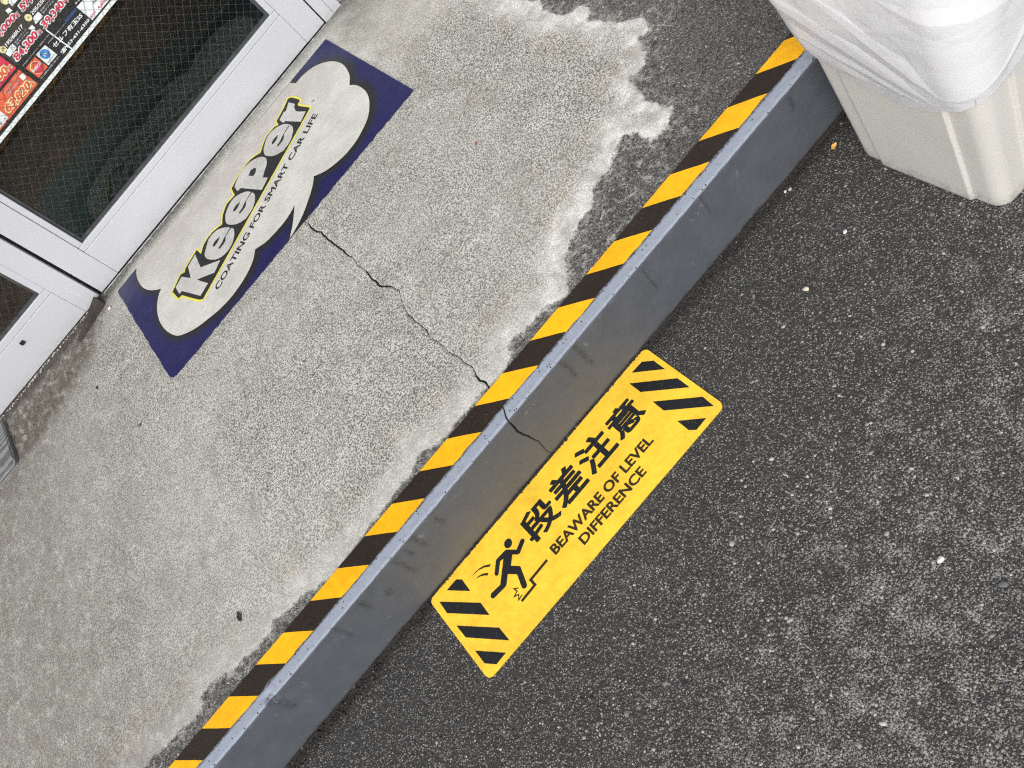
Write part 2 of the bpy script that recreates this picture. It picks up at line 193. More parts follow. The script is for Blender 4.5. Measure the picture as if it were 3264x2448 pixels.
# ------------------------------------------------------------------ node helpers
class Mat:
    def __init__(s, name):
        s.m = bpy.data.materials.new(name); s.m.use_nodes = True; s.t = s.m.node_tree; s.t.nodes.clear()
        s.out = s.t.nodes.new('ShaderNodeOutputMaterial'); s.b = s.t.nodes.new('ShaderNodeBsdfPrincipled'); s.t.links.new(s.b.outputs[0], s.out.inputs[0])
        s._co = None
    def set(s, sock, v):
        if isinstance(v, bpy.types.NodeSocket): s.t.links.new(v, sock)
        elif isinstance(v, (tuple, list)): sock.default_value = (*v, 1.0) if len(v) == 3 and sock.type == 'RGBA' else v
        else: sock.default_value = v
    def P(s, **k):
        for n, v in k.items(): s.set(s.b.inputs[n.replace('_', ' ')], v)
        return s
    @property
    def co(s):
        if s._co is None: s._co = s.t.nodes.new('ShaderNodeTexCoord').outputs['Object']
        return s._co
    def noise(s, scale, detail=4, rough=0.55, vec=None, dist=0.0):
        n = s.t.nodes.new('ShaderNodeTexNoise'); s.set(n.inputs['Vector'], vec or s.co)
        for k, v in (('Scale', scale), ('Detail', detail), ('Roughness', rough), ('Distortion', dist)): n.inputs[k].default_value = v
        return n.outputs['Fac']
    def voro(s, scale, feature='F1', out='Distance', vec=None, rnd=1.0):
        n = s.t.nodes.new('ShaderNodeTexVoronoi'); n.feature = feature; n.inputs['Scale'].default_value = scale; n.inputs['Randomness'].default_value = rnd; s.set(n.inputs['Vector'], vec or s.co)
        return n.outputs[out]
    def math(s, op, a, b=0.0, c=0.0):
        n = s.t.nodes.new('ShaderNodeMath'); n.operation = op; s.set(n.inputs[0], a); s.set(n.inputs[1], b); s.set(n.inputs[2], c)
        return n.outputs[0]
    def ramp(s, x, a, b, lo=0.0, hi=1.0, smooth=True):
        n = s.t.nodes.new('ShaderNodeMapRange'); n.interpolation_type = 'SMOOTHSTEP' if smooth else 'LINEAR'
        for k, v in (('Value', x), ('From Min', a), ('From Max', b), ('To Min', lo), ('To Max', hi)): s.set(n.inputs[k], v)
        return n.outputs[0]
    def mix(s, f, a, b, mode='MIX'):
        n = s.t.nodes.new('ShaderNodeMix'); n.data_type = 'RGBA'; n.blend_type = mode; n.clamp_factor = True
        s.set(n.inputs[0], f); s.set(n.inputs[6], a); s.set(n.inputs[7], b)
        return n.outputs[2]
    def attr(s, name, out='Fac'):
        n = s.t.nodes.new('ShaderNodeAttribute'); n.attribute_name = name; return n.outputs[out]
    def sep(s, v=None):
        n = s.t.nodes.new('ShaderNodeSeparateXYZ'); s.set(n.inputs[0], v or s.co); return n.outputs
    def mapping(s, scale=(1, 1, 1), rot=(0, 0, 0), loc=(0, 0, 0)):
        n = s.t.nodes.new('ShaderNodeMapping'); s.set(n.inputs['Vector'], s.co); n.inputs['Scale'].default_value = scale; n.inputs['Rotation'].default_value = rot; n.inputs['Location'].default_value = loc
        return n.outputs[0]
    def bump(s, hgt, dist=0.001, strength=1.0, nrm=None):
        n = s.t.nodes.new('ShaderNodeBump'); n.inputs['Distance'].default_value = dist; n.inputs['Strength'].default_value = strength; s.set(n.inputs['Height'], hgt)
        if nrm: s.set(n.inputs['Normal'], nrm)
        s.set(s.b.inputs['Normal'], n.outputs[0]); return n.outputs[0]
def plain(name, col, rough=0.5, metal=0.0, var=0.12, scale=30.0, spec=0.5, bump=0.0):
    m = Mat(name); n = m.noise(scale, 5); k = m.ramp(n, 0.3, 0.7, 1 - var, 1 + var)
    c = m.mix(1.0, col, k, 'MULTIPLY'); r = m.ramp(n, 0.3, 0.7, rough * 0.85, min(1, rough * 1.15))
    m.P(Base_Color=c, Roughness=r, Metallic=metal, Specular_IOR_Level=spec)
    if bump: m.bump(m.noise(scale * 8, 3), bump)
    return m.m

# asphalt colour shared by the ground and the worn strip beside the tape
def asphalt_nodes(m, co=None):
    binder = m.mix(m.noise(9, 4), (0.034, 0.0333, 0.0325), (0.052, 0.051, 0.049))
    v1 = m.voro(230, 'F1', 'Distance'); c1 = m.voro(230, 'F1', 'Color'); s1 = m.sep(c1)[0]
    v2 = m.voro(430, 'F1', 'Distance'); c2 = m.voro(430, 'F1', 'Color'); s2 = m.sep(c2)[0]
    t1 = m.math('MULTIPLY', m.ramp(v1, 0.50, 0.32), m.ramp(s1, 0.35, 0.75))
    t2 = m.math('MULTIPLY', m.ramp(v2, 0.52, 0.30), m.ramp(s2, 0.55, 0.80))
    g1 = m.mix(m.math('POWER', s1, 3.0), (0.05, 0.05, 0.051), (0.30, 0.29, 0.28))
    g2 = m.mix(m.math('POWER', s2, 4.0), (0.05, 0.05, 0.05), (0.45, 0.44, 0.425))
    c = m.mix(t1, binder, g1); c = m.mix(t2, c, g2)
    hgt = m.math('ADD', m.math('MULTIPLY', m.ramp(v1, 0.6, 0.1), m.ramp(s1, 0.2, 0.7, 0.4, 1.0)), m.math('MULTIPLY', m.ramp(v2, 0.6, 0.1), 0.4))
    hgt = m.math('ADD', hgt, m.math('MULTIPLY', m.noise(900, 2), 0.3))
    return c, hgt
def dust_nodes(m):
    """pale fines rubbed into the worn asphalt away from the step"""
    xyz = m.sep(); d = m.math('ADD', m.math('MULTIPLY', xyz[1], -1.0), m.math('MULTIPLY', xyz[0], 0.12))
    reg = m.math('ADD', m.ramp(d, 0.10, 0.80, 0.0, 1.3), m.math('MULTIPLY', m.math('SUBTRACT', m.noise(4.2, 5, 0.6), 0.5), 1.1))
    patch = m.ramp(m.math('ADD', m.noise(24, 7, 0.72), m.math('MULTIPLY', reg, 0.15)), 0.50, 0.82, 0, 1, False)
    thr = m.ramp(patch, 0.0, 1.0, 0.67, 0.46, False); fine = m.noise(300, 4, 0.75)
    return m.ramp(m.math('SUBTRACT', fine, thr), 0.0, 0.05)

# ------------------------------------------------------------------ materials
m = Mat('asphalt'); c, hgt = asphalt_nodes(m); xyz = m.sep()
c = m.mix(m.math('MULTIPLY', dust_nodes(m), 0.70), c, (0.40, 0.395, 0.38))
step_dark = m.ramp(m.math('ADD', xyz[1], m.math('MULTIPLY', m.math('SUBTRACT', m.noise(14, 4), 0.5), 0.05)), -0.045, 0.002)  # asphalt darkens towards the foot of the step
c = m.mix(m.math('MULTIPLY', step_dark, 0.6), c, (0.016, 0.015, 0.011))
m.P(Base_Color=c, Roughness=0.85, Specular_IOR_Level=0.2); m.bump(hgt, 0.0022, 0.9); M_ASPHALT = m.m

m = Mat('aggregate'); tone = m.attr('tone'); hue = m.attr('hue')
col = m.mix(hue, m.mix(tone, (0.018, 0.018, 0.019), (0.62, 0.61, 0.59)), m.mix(tone, (0.03, 0.022, 0.018), (0.55, 0.43, 0.30)))
col = m.mix(m.ramp(m.noise(420, 3), 0.45, 0.7, 0, 0.45), col, (0.025, 0.025, 0.025))
col = m.mix(m.math('MULTIPLY', m.math('MULTIPLY', dust_nodes(m), m.attr('ground')), 0.60), col, (0.42, 0.415, 0.40))
m.P(Base_Color=col, Roughness=0.75, Specular_IOR_Level=0.22); M_STONE = m.m

m = Mat('worn_cement'); c_as, h_as = asphalt_nodes(m)
sdf = m.attr('sdf')
pert = m.math('ADD', m.math('MULTIPLY', m.math('SUBTRACT', m.noise(22, 5, 0.6), 0.5), 0.030), m.math('MULTIPLY', m.math('SUBTRACT', m.noise(120, 5, 0.70), 0.5), 0.024))
sd_ = m.math('ADD', sdf, pert)
cem = m.ramp(sd_, -0.004, 0.004)
film = m.math('MULTIPLY', m.ramp(sd_, -0.045, 0.0), m.ramp(m.noise(75, 6, 0.72), 0.47, 0.66))       # thin laitance left on the asphalt
film2 = m.math('MULTIPLY', m.attr('film'), m.ramp(m.noise(60, 6, 0.75, dist=0.6), 0.50, 0.66))
film = m.math('MAXIMUM', film, film2)
inner = m.ramp(m.math('ADD', sd_, m.math('MULTIPLY', m.math('SUBTRACT', m.noise(7, 5, 0.6), 0.5), 0.16)), 0.015, 0.085)
base = m.mix(m.noise(5, 5), (0.425, 0.424, 0.385), (0.515, 0.516, 0.472))
base = m.mix(m.ramp(m.noise(17, 5, 0.6), 0.35, 0.75), base, (0.57, 0.565, 0.525))
rim = m.mix(m.ramp(m.noise(26, 7, 0.62), 0.30, 0.70), (0.44, 0.432, 0.40), m.mix(m.attr('bright'), (0.54, 0.535, 0.50), (0.76, 0.76, 0.735)))
ochre = m.math('MULTIPLY', m.math('MULTIPLY', m.ramp(sd_, 0.03, 0.06), m.ramp(sd_, 0.13, 0.07)), m.ramp(m.noise(12, 4), 0.45, 0.65))
base = m.mix(inner, rim, base)
base = m.mix(m.math('MULTIPLY', ochre, 0.4), base, (0.54, 0.47, 0.36))
base = m.mix(m.math('MULTIPLY', m.math('MULTIPLY', m.attr('bright'), m.ramp(m.noise(10, 6, 0.66), 0.50, 0.68)), 0.42), base, (0.37, 0.335, 0.295))
pits = m.ramp(m.noise(270, 2, 0.65), 0.448, 0.495)                                       # pocked, broomed surface
pitv = m.ramp(m.voro(260), 0.16, 0.30)
pitk = m.math('MULTIPLY', m.math('MULTIPLY', pits, 1.0), m.math('ADD', m.math('MULTIPLY', pitv, 0.35), 0.65))
dens = m.math('MULTIPLY', m.math('ADD', m.math('MULTIPLY', inner, 0.78), 0.22), m.attr('rough'))
pit = m.math('MULTIPLY', m.math('SUBTRACT', 1.0, pitk), dens)
base = m.mix(m.math('MULTIPLY', pit, 0.80), base, (0.078, 0.077, 0.066))
wv_ = m.t.nodes.new('ShaderNodeVectorMath'); wv_.operation = 'MULTIPLY_ADD'; m.set(wv_.inputs[0], m.t.nodes.new('ShaderNodeTexNoise').outputs['Color']); wv_.inputs[0].links[0].from_node.inputs['Scale'].default_value = 70; m.set(wv_.inputs[0].links[0].from_node.inputs['Vector'], m.co); wv_.inputs[1].default_value = (0.016, 0.016, 0.016); m.set(wv_.inputs[2], m.co)
net = m.math('MULTIPLY', m.ramp(m.voro(125, 'DISTANCE_TO_EDGE', 'Distance', wv_.outputs[0]), 0.085, 0.02), m.ramp(m.noise(95, 4, 0.7), 0.47, 0.60))
base = m.mix(m.math('MULTIPLY', m.math('MULTIPLY', net, dens), 0.92), base, (0.062, 0.060, 0.053))
scuff = m.ramp(m.noise(26, 6, 0.7, vec=m.mapping((1.0, 0.35, 1), (0, 0, 0.5))), 0.52, 0.72)
base = m.mix(m.math('MULTIPLY', scuff, 0.45), base, (0.21, 0.205, 0.19))
brown = m.math('MULTIPLY', m.attr('dirt_shade'), m.ramp(m.noise(45, 6, 0.7, vec=m.mapping((1, 0.6, 1), (0, 0, 0.9))), 0.22, 0.56))  # brown stains, with the slab's leftward shading painted in
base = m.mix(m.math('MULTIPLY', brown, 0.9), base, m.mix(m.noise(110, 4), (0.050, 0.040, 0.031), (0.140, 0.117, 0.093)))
grime = m.math('MULTIPLY', m.attr('grime'), m.ramp(m.noise(90, 6, 0.75), 0.28, 0.52))
base = m.mix(m.math('MULTIPLY', grime, 0.85), base, (0.050, 0.045, 0.038))
c_as = m.mix(m.math('MULTIPLY', m.ramp(m.noise(240, 4, 0.72), 0.42, 0.62), m.ramp(m.noise(6, 4), 0.3, 0.65, 0.25, 0.75)), c_as, (0.17, 0.163, 0.150))
c = m.mix(m.math('MULTIPLY', film, 0.75), c_as, (0.46, 0.455, 0.43)); c = m.mix(cem, c, base)
hc = m.math('ADD', m.math('MULTIPLY', pitk, 0.45), m.math('MULTIPLY', m.noise(60, 5), 0.5))
hgt = m.mix(cem, h_as, m.math('ADD', hc, 0.9))
m.P(Base_Color=c, Roughness=m.mix(cem, (0.75,) * 3, (0.9,) * 3), Specular_IOR_Level=0.3); m.bump(hgt, 0.0016, 0.9); M_CEMENT = m.m

m = Mat('grey_step_paint'); n1 = m.noise(20, 5, 0.6); z_ = m.sep()[2]
col = m.mix(m.ramp(n1, 0.3, 0.7), (0.081, 0.089, 0.105), (0.093, 0.102, 0.119))
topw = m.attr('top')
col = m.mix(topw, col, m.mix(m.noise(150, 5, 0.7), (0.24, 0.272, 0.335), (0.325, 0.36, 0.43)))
mud = m.math('MULTIPLY', m.attr('mud'), m.ramp(m.noise(13, 5, 0.6), 0.18, 0.62))
col = m.mix(m.math('MULTIPLY', mud, 0.75), col, m.mix(m.noise(30, 4), (0.098, 0.095, 0.088), (0.142, 0.126, 0.102)))
chalk = m.math('MAXIMUM', m.math('MULTIPLY', m.ramp(m.noise(42, 6, 0.75), 0.60, 0.67), m.attr('scrape')), m.math('MULTIPLY', m.ramp(m.noise(75, 5, 0.7, vec=m.mapping((1, 1, 0.25), (0, 0.4, 0))), 0.66, 0.71), 0.5))
col = m.mix(m.math('MULTIPLY', chalk, 0.45), col, (0.26, 0.28, 0.29))
st = m.math('MULTIPLY', m.attr('streak'), m.ramp(m.noise(260, 5, 0.75, vec=m.mapping((1, 1, 0.30))), 0.36, 0.56))
col = m.mix(m.math('MULTIPLY', st, 0.62), col, (0.028, 0.028, 0.027))
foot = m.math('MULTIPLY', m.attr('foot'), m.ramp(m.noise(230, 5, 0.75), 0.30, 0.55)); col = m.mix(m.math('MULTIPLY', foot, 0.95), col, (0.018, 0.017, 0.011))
chips = m.math('MULTIPLY', m.ramp(m.voro(140), 0.24, 0.16), m.ramp(m.sep(m.voro(140, 'F1', 'Color'))[1], 0.66, 0.74))
col = m.mix(m.math('MULTIPLY', chips, m.attr('chip')), col, (0.025, 0.025, 0.027))
pores = m.math('MULTIPLY', m.ramp(m.noise(420, 2, 0.6), 0.66, 0.72), m.math('ADD', m.math('MULTIPLY', topw, 0.7), 0.25)); col = m.mix(pores, col, (0.04, 0.04, 0.045))
m.P(Base_Color=col, Roughness=m.ramp(n1, 0.3, 0.7, 0.62, 0.75), Specular_IOR_Level=0.22); m.bump(m.math('ADD', m.noise(60, 5), m.math('MULTIPLY', chips, -0.8)), 0.0012, 0.6); M_PAINT = m.m

M_CRACK = plain('crack_dirt', (0.016, 0.015, 0.012), 0.95, var=0.3, scale=200)
M_MOSS = plain('dark_moss_dirt', (0.026, 0.024, 0.015), 0.95, var=0.5, scale=160, bump=0.002)
def tape_mat(name, col, spk, spkcol, rough=0.45, spec=0.16):
    m = Mat(name); n = m.noise(70, 5, 0.6); c = m.mix(1.0, col, m.ramp(n, 0.3, 0.7, 0.93, 1.05), 'MULTIPLY')
    sp = m.math('MULTIPLY', m.ramp(m.noise(300, 3, 0.7), 0.60, 0.68), m.ramp(m.noise(14, 5), 0.36, 0.62)); c = m.mix(m.math('MULTIPLY', sp, spk), c, spkcol)
    c = m.mix(1.0, c, m.ramp(m.noise(9, 7, 0.68), 0.35, 0.62, 0.86, 1.02), 'MULTIPLY')
    scr = m.math('MULTIPLY', m.ramp(m.noise(60, 3, 0.6, vec=m.mapping((0.35, 6.0, 1), (0, 0, 0.6))), 0.70, 0.74), m.ramp(m.noise(16, 4), 0.5, 0.65)); c = m.mix(m.math('MULTIPLY', scr, 0.35), c, (0.42, 0.40, 0.36))
    m.P(Base_Color=c, Roughness=m.ramp(n, 0.3, 0.7, rough - 0.06, rough + 0.08), Specular_IOR_Level=spec); m.bump(m.noise(380, 3, 0.6), 0.0006, 0.5); return m.m
M_TAPE_Y = tape_mat('tape_yellow', (0.92, 0.46, 0.012), 0.25, (0.35, 0.22, 0.04))
M_TAPE_K = tape_mat('tape_black', (0.026, 0.019, 0.015), 0.35, (0.20, 0.18, 0.15))
M_SIGN_Y = tape_mat('sign_yellow', (0.93, 0.595, 0.052), 0.75, (0.30, 0.24, 0.09), 0.55)
M_SIGN_K = tape_mat('sign_black', (0.017, 0.018, 0.021), 0.75, (0.16, 0.165, 0.17), 0.6)
M_SIGN_B = tape_mat('sign_brown_black', (0.040, 0.028, 0.016), 0.4, (0.20, 0.16, 0.1), 0.6)

m = Mat('sticker_navy'); n = m.noise(25, 5, 0.6); halo = m.attr('halo')
c = m.mix(m.ramp(n, 0.3, 0.7), (0.014, 0.014, 0.075), (0.019, 0.019, 0.092)); c = m.mix(halo, c, (0.020, 0.021, 0.022))
c = m.mix(m.math('MULTIPLY', m.attr('fade'), m.ramp(n, 0.2, 0.6, 0.5, 1.0)), c, (0.090, 0.092, 0.125))
c = m.mix(m.math('MULTIPLY', m.ramp(m.noise(700, 2), 0.66, 0.75), 0.25), c, (0.25, 0.25, 0.27))
m.P(Base_Color=c, Roughness=0.5, Specular_IOR_Level=0.18); m.bump(m.noise(240, 3), 0.0006, 0.6); M_NAVY = m.m
m = Mat('sticker_white'); n = m.noise(14, 6, 0.65); y_ = m.sep()[1]
c = m.mix(m.ramp(n, 0.3, 0.7), (0.49, 0.49, 0.455), (0.60, 0.603, 0.567))
c = m.mix(m.math('MULTIPLY', m.ramp(y_, 1.15, 1.38), m.ramp(m.noise(20, 6, 0.7), 0.25, 0.6, 0.3, 0.85)), c, (0.40, 0.375, 0.34))
c = m.mix(m.math('MULTIPLY', m.ramp(m.noise(38, 7, 0.75), 0.56, 0.74), 0.50), c, (0.30, 0.285, 0.255))
m.P(Base_Color=c, Roughness=0.45, Specular_IOR_Level=0.4); m.bump(m.noise(90, 5, 0.65), 0.0012, 0.7); M_STW = m.m
M_STG = tape_mat('logo_grey', (0.52, 0.52, 0.50), 0.3, (0.3, 0.3, 0.28), 0.45)
M_STK = tape_mat('logo_black', (0.026, 0.027, 0.030), 0.3, (0.12, 0.12, 0.12), 0.45)
M_STY = tape_mat('logo_yellow', (0.74, 0.68, 0.12), 0.3, (0.4, 0.36, 0.2), 0.45)

m = Mat('white_aluminium'); n = m.noise(6, 5); xyz = m.sep()
low = m.math('MULTIPLY', m.ramp(m.math('ADD', xyz[2], m.math('MULTIPLY', m.math('SUBTRACT', m.noise(30, 5), 0.5), 0.03)), H + 0.045, H - 0.01), m.ramp(m.noise(60, 6, 0.7), 0.35, 0.7))
c = m.mix(n, (0.49, 0.505, 0.54), (0.55, 0.565, 0.60)); c = m.mix(m.math('MULTIPLY', low, 0.55), c, (0.33, 0.315, 0.28))
c = m.mix(m.math('MULTIPLY', m.ramp(m.noise(240, 4, 0.6), 0.70, 0.76), 0.5), c, (0.2, 0.19, 0.18))
m.P(Base_Color=c, Roughness=m.ramp(n, 0.3, 0.7, 0.30, 0.42), Specular_IOR_Level=0.5); m.bump(m.noise(300, 2), 0.0002, 0.4); M_ALU = m.m
M_GASKET = plain('gasket_rubber', (0.045, 0.048, 0.052), 0.6, var=0.25, scale=60)
M_GAP = plain('black_seal', (0.010, 0.010, 0.011), 0.8)
M_STEEL = plain('steel_rail', (0.55, 0.55, 0.55), 0.35, 1.0, var=0.35, scale=50)
M_WIRE = plain('glass_wire', (0.10, 0.095, 0.08), 0.6)
m = Mat('window_glass'); t = m.t; t.nodes.remove(m.b)
tr = t.nodes.new('ShaderNodeBsdfTransparent'); tr.inputs[0].default_value = (0.965, 0.985, 0.975, 1); gl = t.nodes.new('ShaderNodeBsdfGlossy'); gl.inputs['Roughness'].default_value = 0.02
ge = t.nodes.new('ShaderNodeNewGeometry'); dp_ = t.nodes.new('ShaderNodeVectorMath'); dp_.operation = 'DOT_PRODUCT'
t.links.new(ge.outputs['Normal'], dp_.inputs[0]); t.links.new(ge.outputs['Incoming'], dp_.inputs[1])
fr_s = m.math('ADD', m.math('MULTIPLY', m.math('POWER', m.math('SUBTRACT', 1.0, m.math('ABSOLUTE', dp_.outputs['Value'])), 5.0), 0.93), 0.034)   # Schlick, alike from both sides
mx = t.nodes.new('ShaderNodeMixShader')
t.links.new(fr_s, mx.inputs[0]); t.links.new(tr.outputs[0], mx.inputs[1]); t.links.new(gl.outputs[0], mx.inputs[2]); t.links.new(mx.outputs[0], m.out.inputs[0]); M_GLASS = m.m
M_FLOORIN = plain('shop_floor', (0.028, 0.017, 0.009), 0.8, var=0.3, scale=12)
M_WALLIN = plain('shop_wall', (0.10, 0.085, 0.065), 0.8)
M_GREEN = plain('green_mat', (0.006, 0.024, 0.020), 0.9, var=0.3, scale=80, bump=0.002)
M_WALL = plain('pale_wall', (0.55, 0.54, 0.52), 0.8, var=0.08, scale=8, bump=0.001)
M_ROOF = plain('canopy_metal', (0.60, 0.60, 0.60), 0.6)

m = Mat('beige_plastic'); n = m.noise(7, 5); xyz = m.sep()
low = m.math('MULTIPLY', m.ramp(m.math('ADD', xyz[2], m.math('MULTIPLY', m.math('SUBTRACT', m.noise(28, 5), 0.5), 0.05)), 0.05, -0.01), m.ramp(m.noise(70, 6, 0.75), 0.40, 0.62))
c = m.mix(n, (0.565, 0.555, 0.52), (0.625, 0.615, 0.58)); c = m.mix(m.math('MULTIPLY', low, 0.6), c, (0.22, 0.215, 0.20))
sm = m.math('MULTIPLY', m.ramp(m.noise(22, 6, 0.7, vec=m.mapping((1, 1, 2.2))), 0.66, 0.74), 0.5); c = m.mix(sm, c, (0.33, 0.325, 0.31))
m.P(Base_Color=c, Roughness=m.ramp(n, 0.3, 0.7, 0.38, 0.5), Specular_IOR_Level=0.45, Subsurface_Weight=0.08, Subsurface_Radius=(0.004, 0.003, 0.002)); m.bump(m.noise(300, 3), 0.0003, 0.5); M_BIN = m.m
m = Mat('white_polythene'); n = m.noise(30, 5)
m.P(Base_Color=m.mix(n, (0.86, 0.875, 0.91), (0.90, 0.91, 0.935)), Roughness=m.ramp(n, 0.3, 0.7, 0.28, 0.40), Specular_IOR_Level=0.5)
t = m.t; tl = t.nodes.new('ShaderNodeBsdfTranslucent'); tl.inputs[0].default_value = (0.85, 0.86, 0.88, 1); mx = t.nodes.new('ShaderNodeMixShader'); mx.inputs[0].default_value = 0.22
t.links.new(m.b.outputs[0], mx.inputs[1]); t.links.new(tl.outputs[0], mx.inputs[2]); t.links.new(mx.outputs[0], m.out.inputs[0]); m.bump(m.noise(85, 4, 0.6), 0.0010, 0.35); M_BAG = m.m

# ------------------------------------------------------------------ setting: ground
bm = bmesh.new(); gx = [-60, -6, -2] + list(np.arange(-1.2, 2.21, 0.1)) + [4, 8, 60]; gy = [-60, -8, -3] + list(np.arange(-1.6, 0.01, 0.1)) + [YR, 0.5, 6, 60]
gv = [[bm.verts.new((x, y, 0.0)) for y in gy] for x in gx]
for i in range(len(gx) - 1):
    for j in range(len(gy) - 1): bm.faces.new((gv[i][j], gv[i + 1][j], gv[i + 1][j + 1], gv[i][j + 1]))
tag(bm_obj('ground', bm, M_ASPHALT), kind='structure')

ICO_V = None
def stones(name, pts, rad, tone, hue, mat, parent=None, z0=0.0, sink=0.35):
    """one mesh of many small irregular stones"""
    global ICO_V, ICO_F
    if ICO_V is None:
        b = bmesh.new(); bmesh.ops.create_icosphere(b, subdivisions=1, radius=1); ICO_V = np.array([v.co[:] for v in b.verts]); ICO_F = np.array([[v.index for v in f.verts] for f in b.faces]); b.free()
    n = len(pts); nv = len(ICO_V); nf = len(ICO_F)
    V = np.repeat(ICO_V[None], n, 0) * (1 + 0.22 * (rng.random((n, nv, 1)) - 0.5))
    sc = np.column_stack([rad * (0.75 + 0.6 * rng.random(n)), rad * (0.6 + 0.4 * rng.random(n)), rad * (0.35 + 0.25 * rng.random(n))]); V = V * sc[:, None, :]
    a = rng.random(n) * 6.283; ca, sa = np.cos(a)[:, None], np.sin(a)[:, None]; x = V[:, :, 0] * ca - V[:, :, 1] * sa; y = V[:, :, 0] * sa + V[:, :, 1] * ca
    zz = np.broadcast_to(np.asarray(z0), (n,))
    V = np.stack([x + pts[:, 0, None], y + pts[:, 1, None], V[:, :, 2] + (zz - sc[:, 2] * sink)[:, None]], 2).reshape(-1, 3)
    F = (ICO_F[None] + (np.arange(n) * nv)[:, None, None]).reshape(-1, 3)
    me = bpy.data.meshes.new(name); me.vertices.add(len(V)); me.vertices.foreach_set('co', V.astype(np.float32).ravel())
    me.loops.add(F.size); me.loops.foreach_set('vertex_index', F.astype(np.int32).ravel()); me.polygons.add(len(F)); me.polygons.foreach_set('loop_start', np.arange(0, F.size, 3, dtype=np.int32)); me.polygons.foreach_set('loop_total', np.full(len(F), 3, np.int32))
    me.update(calc_edges=True); fattr(me, 'tone', np.repeat(tone, nv)); fattr(me, 'hue', np.repeat(hue, nv)); fattr(me, 'ground', np.full(n * nv, 1.0 if name == 'asphalt_aggregate' else 0.0)); me.materials.append(mat)
    me.polygons.foreach_set('use_smooth', [True] * len(F))
    o = bpy.data.objects.new(name, me); link(o, parent); return o
def scatter(x0, x1, y0, y1, cell):
    nx, ny = int((x1 - x0) / cell), int((y1 - y0) / cell); gx_, gy_ = np.meshgrid(np.arange(nx), np.arange(ny), indexing='ij')
    return np.column_stack([(x0 + (gx_ + rng.random(gx_.shape)) * cell).ravel(), (y0 + (gy_ + rng.random(gx_.shape)) * cell).ravel()])
pts = scatter(-0.75, 1.70, -1.02, 0.0, 0.0056)
# keep what the place around the step shows; leave the stuck-down sign clear
keep = ~((pts[:, 0] > -0.008) & (pts[:, 0] < 0.608) & (pts[:, 1] > -0.21))
keep &= pts[:, 1] > -0.95 - 0.0 * pts[:, 0]
keep &= (pts[:, 1] < 0.02 - 0.0) & ~((pts[:, 0] < 0.3) & (pts[:, 1] < -0.72 - 0.55 * (pts[:, 0] - 0.3)) & (pts[:, 0] < -0.4))
big = fbm(pts[:, 0], pts[:, 1], 3.5, 4, 3); keep &= rng.random(len(pts)) < 0.62 + 0.30 * sstep(0.4, 0.62, big)
pts = pts[keep]; big = big[keep]; n = len(pts); near = sstep(-0.06, 0.0, pts[:, 1])
far = sstep(0.03, 0.45, -pts[:, 1] + 0.10 * (big - 0.5)); q = rng.random(n)
tone = np.where(q < 0.82, 0.030 + (0.12 + 0.16 * far) * rng.random(n) ** 1.6, 0.28 + 0.50 * rng.random(n)) * (0.68 + 0.32 * far)
tone = np.where(rng.random(n) < 0.006, 0.6 + 0.3 * rng.random(n), tone) * (1 - 0.75 * near); hue = np.where(rng.random(n) < 0.03, 0.7, rng.random(n) * 0.30)
rad = np.exp(rng.normal(math.log(0.00160), 0.42, n)).clip(0.0008, 0.0058) * (0.8 + 0.2 * far)
nb = 420; bx_ = np.column_stack([rng.random(nb) * 2.4 - 0.7, -0.06 - rng.random(nb) ** 0.7 * 0.92]); ok_ = ~((bx_[:, 0] > -0.012) & (bx_[:, 0] < 0.612) & (bx_[:, 1] > -0.215)); bx_ = bx_[ok_]; nb = len(bx_)
pts = np.vstack([pts, bx_]); rad = np.concatenate([rad, 0.0030 + 0.0030 * rng.random(nb) ** 2]); tone = np.concatenate([tone, 0.04 + 0.13 * rng.random(nb)]); hue = np.concatenate([hue, rng.random(nb) * 0.3])
tag(stones('asphalt_aggregate', pts, rad, tone, hue, M_STONE), 'small grey stones showing in the dark asphalt below the step', 'aggregate', kind='stuff')

# ------------------------------------------------------------------ raised pavement
CRACK = [(0.0852, 0.3666), (0.1008, 0.3686), (0.1262, 0.3676), (0.1499, 0.3758), (0.1731, 0.3722), (0.1978, 0.3694), (0.2258, 0.365), (0.2587, 0.3675), (0.2843, 0.3603), (0.3077, 0.366), (0.342, 0.364), (0.3798, 0.364), (0.3957, 0.3666), (0.4223, 0.3772), (0.4493, 0.388), (0.4828, 0.3808), (0.5059, 0.3701), (0.5349, 0.3676), (0.5757, 0.3727), (0.6046, 0.3691), (0.6441, 0.3722), (0.6799, 0.3697), (0.7124, 0.3693), (0.7581, 0.3646), (0.8001, 0.3665), (0.83, 0.3602), (0.8659, 0.3596)]
cy = np.array([a for a, b in CRACK]); cx = np.array([b for a, b in CRACK])
S0 = 0.366
cement_poly = [(0.93, 2.2)] + BOUND + [(-0.92, YT1 + 0.02), (-5, YT1 + 0.02), (-5, 2.2)]
pav = empty('pavement', (0, 0, 0)); tag(pav, kind='structure')
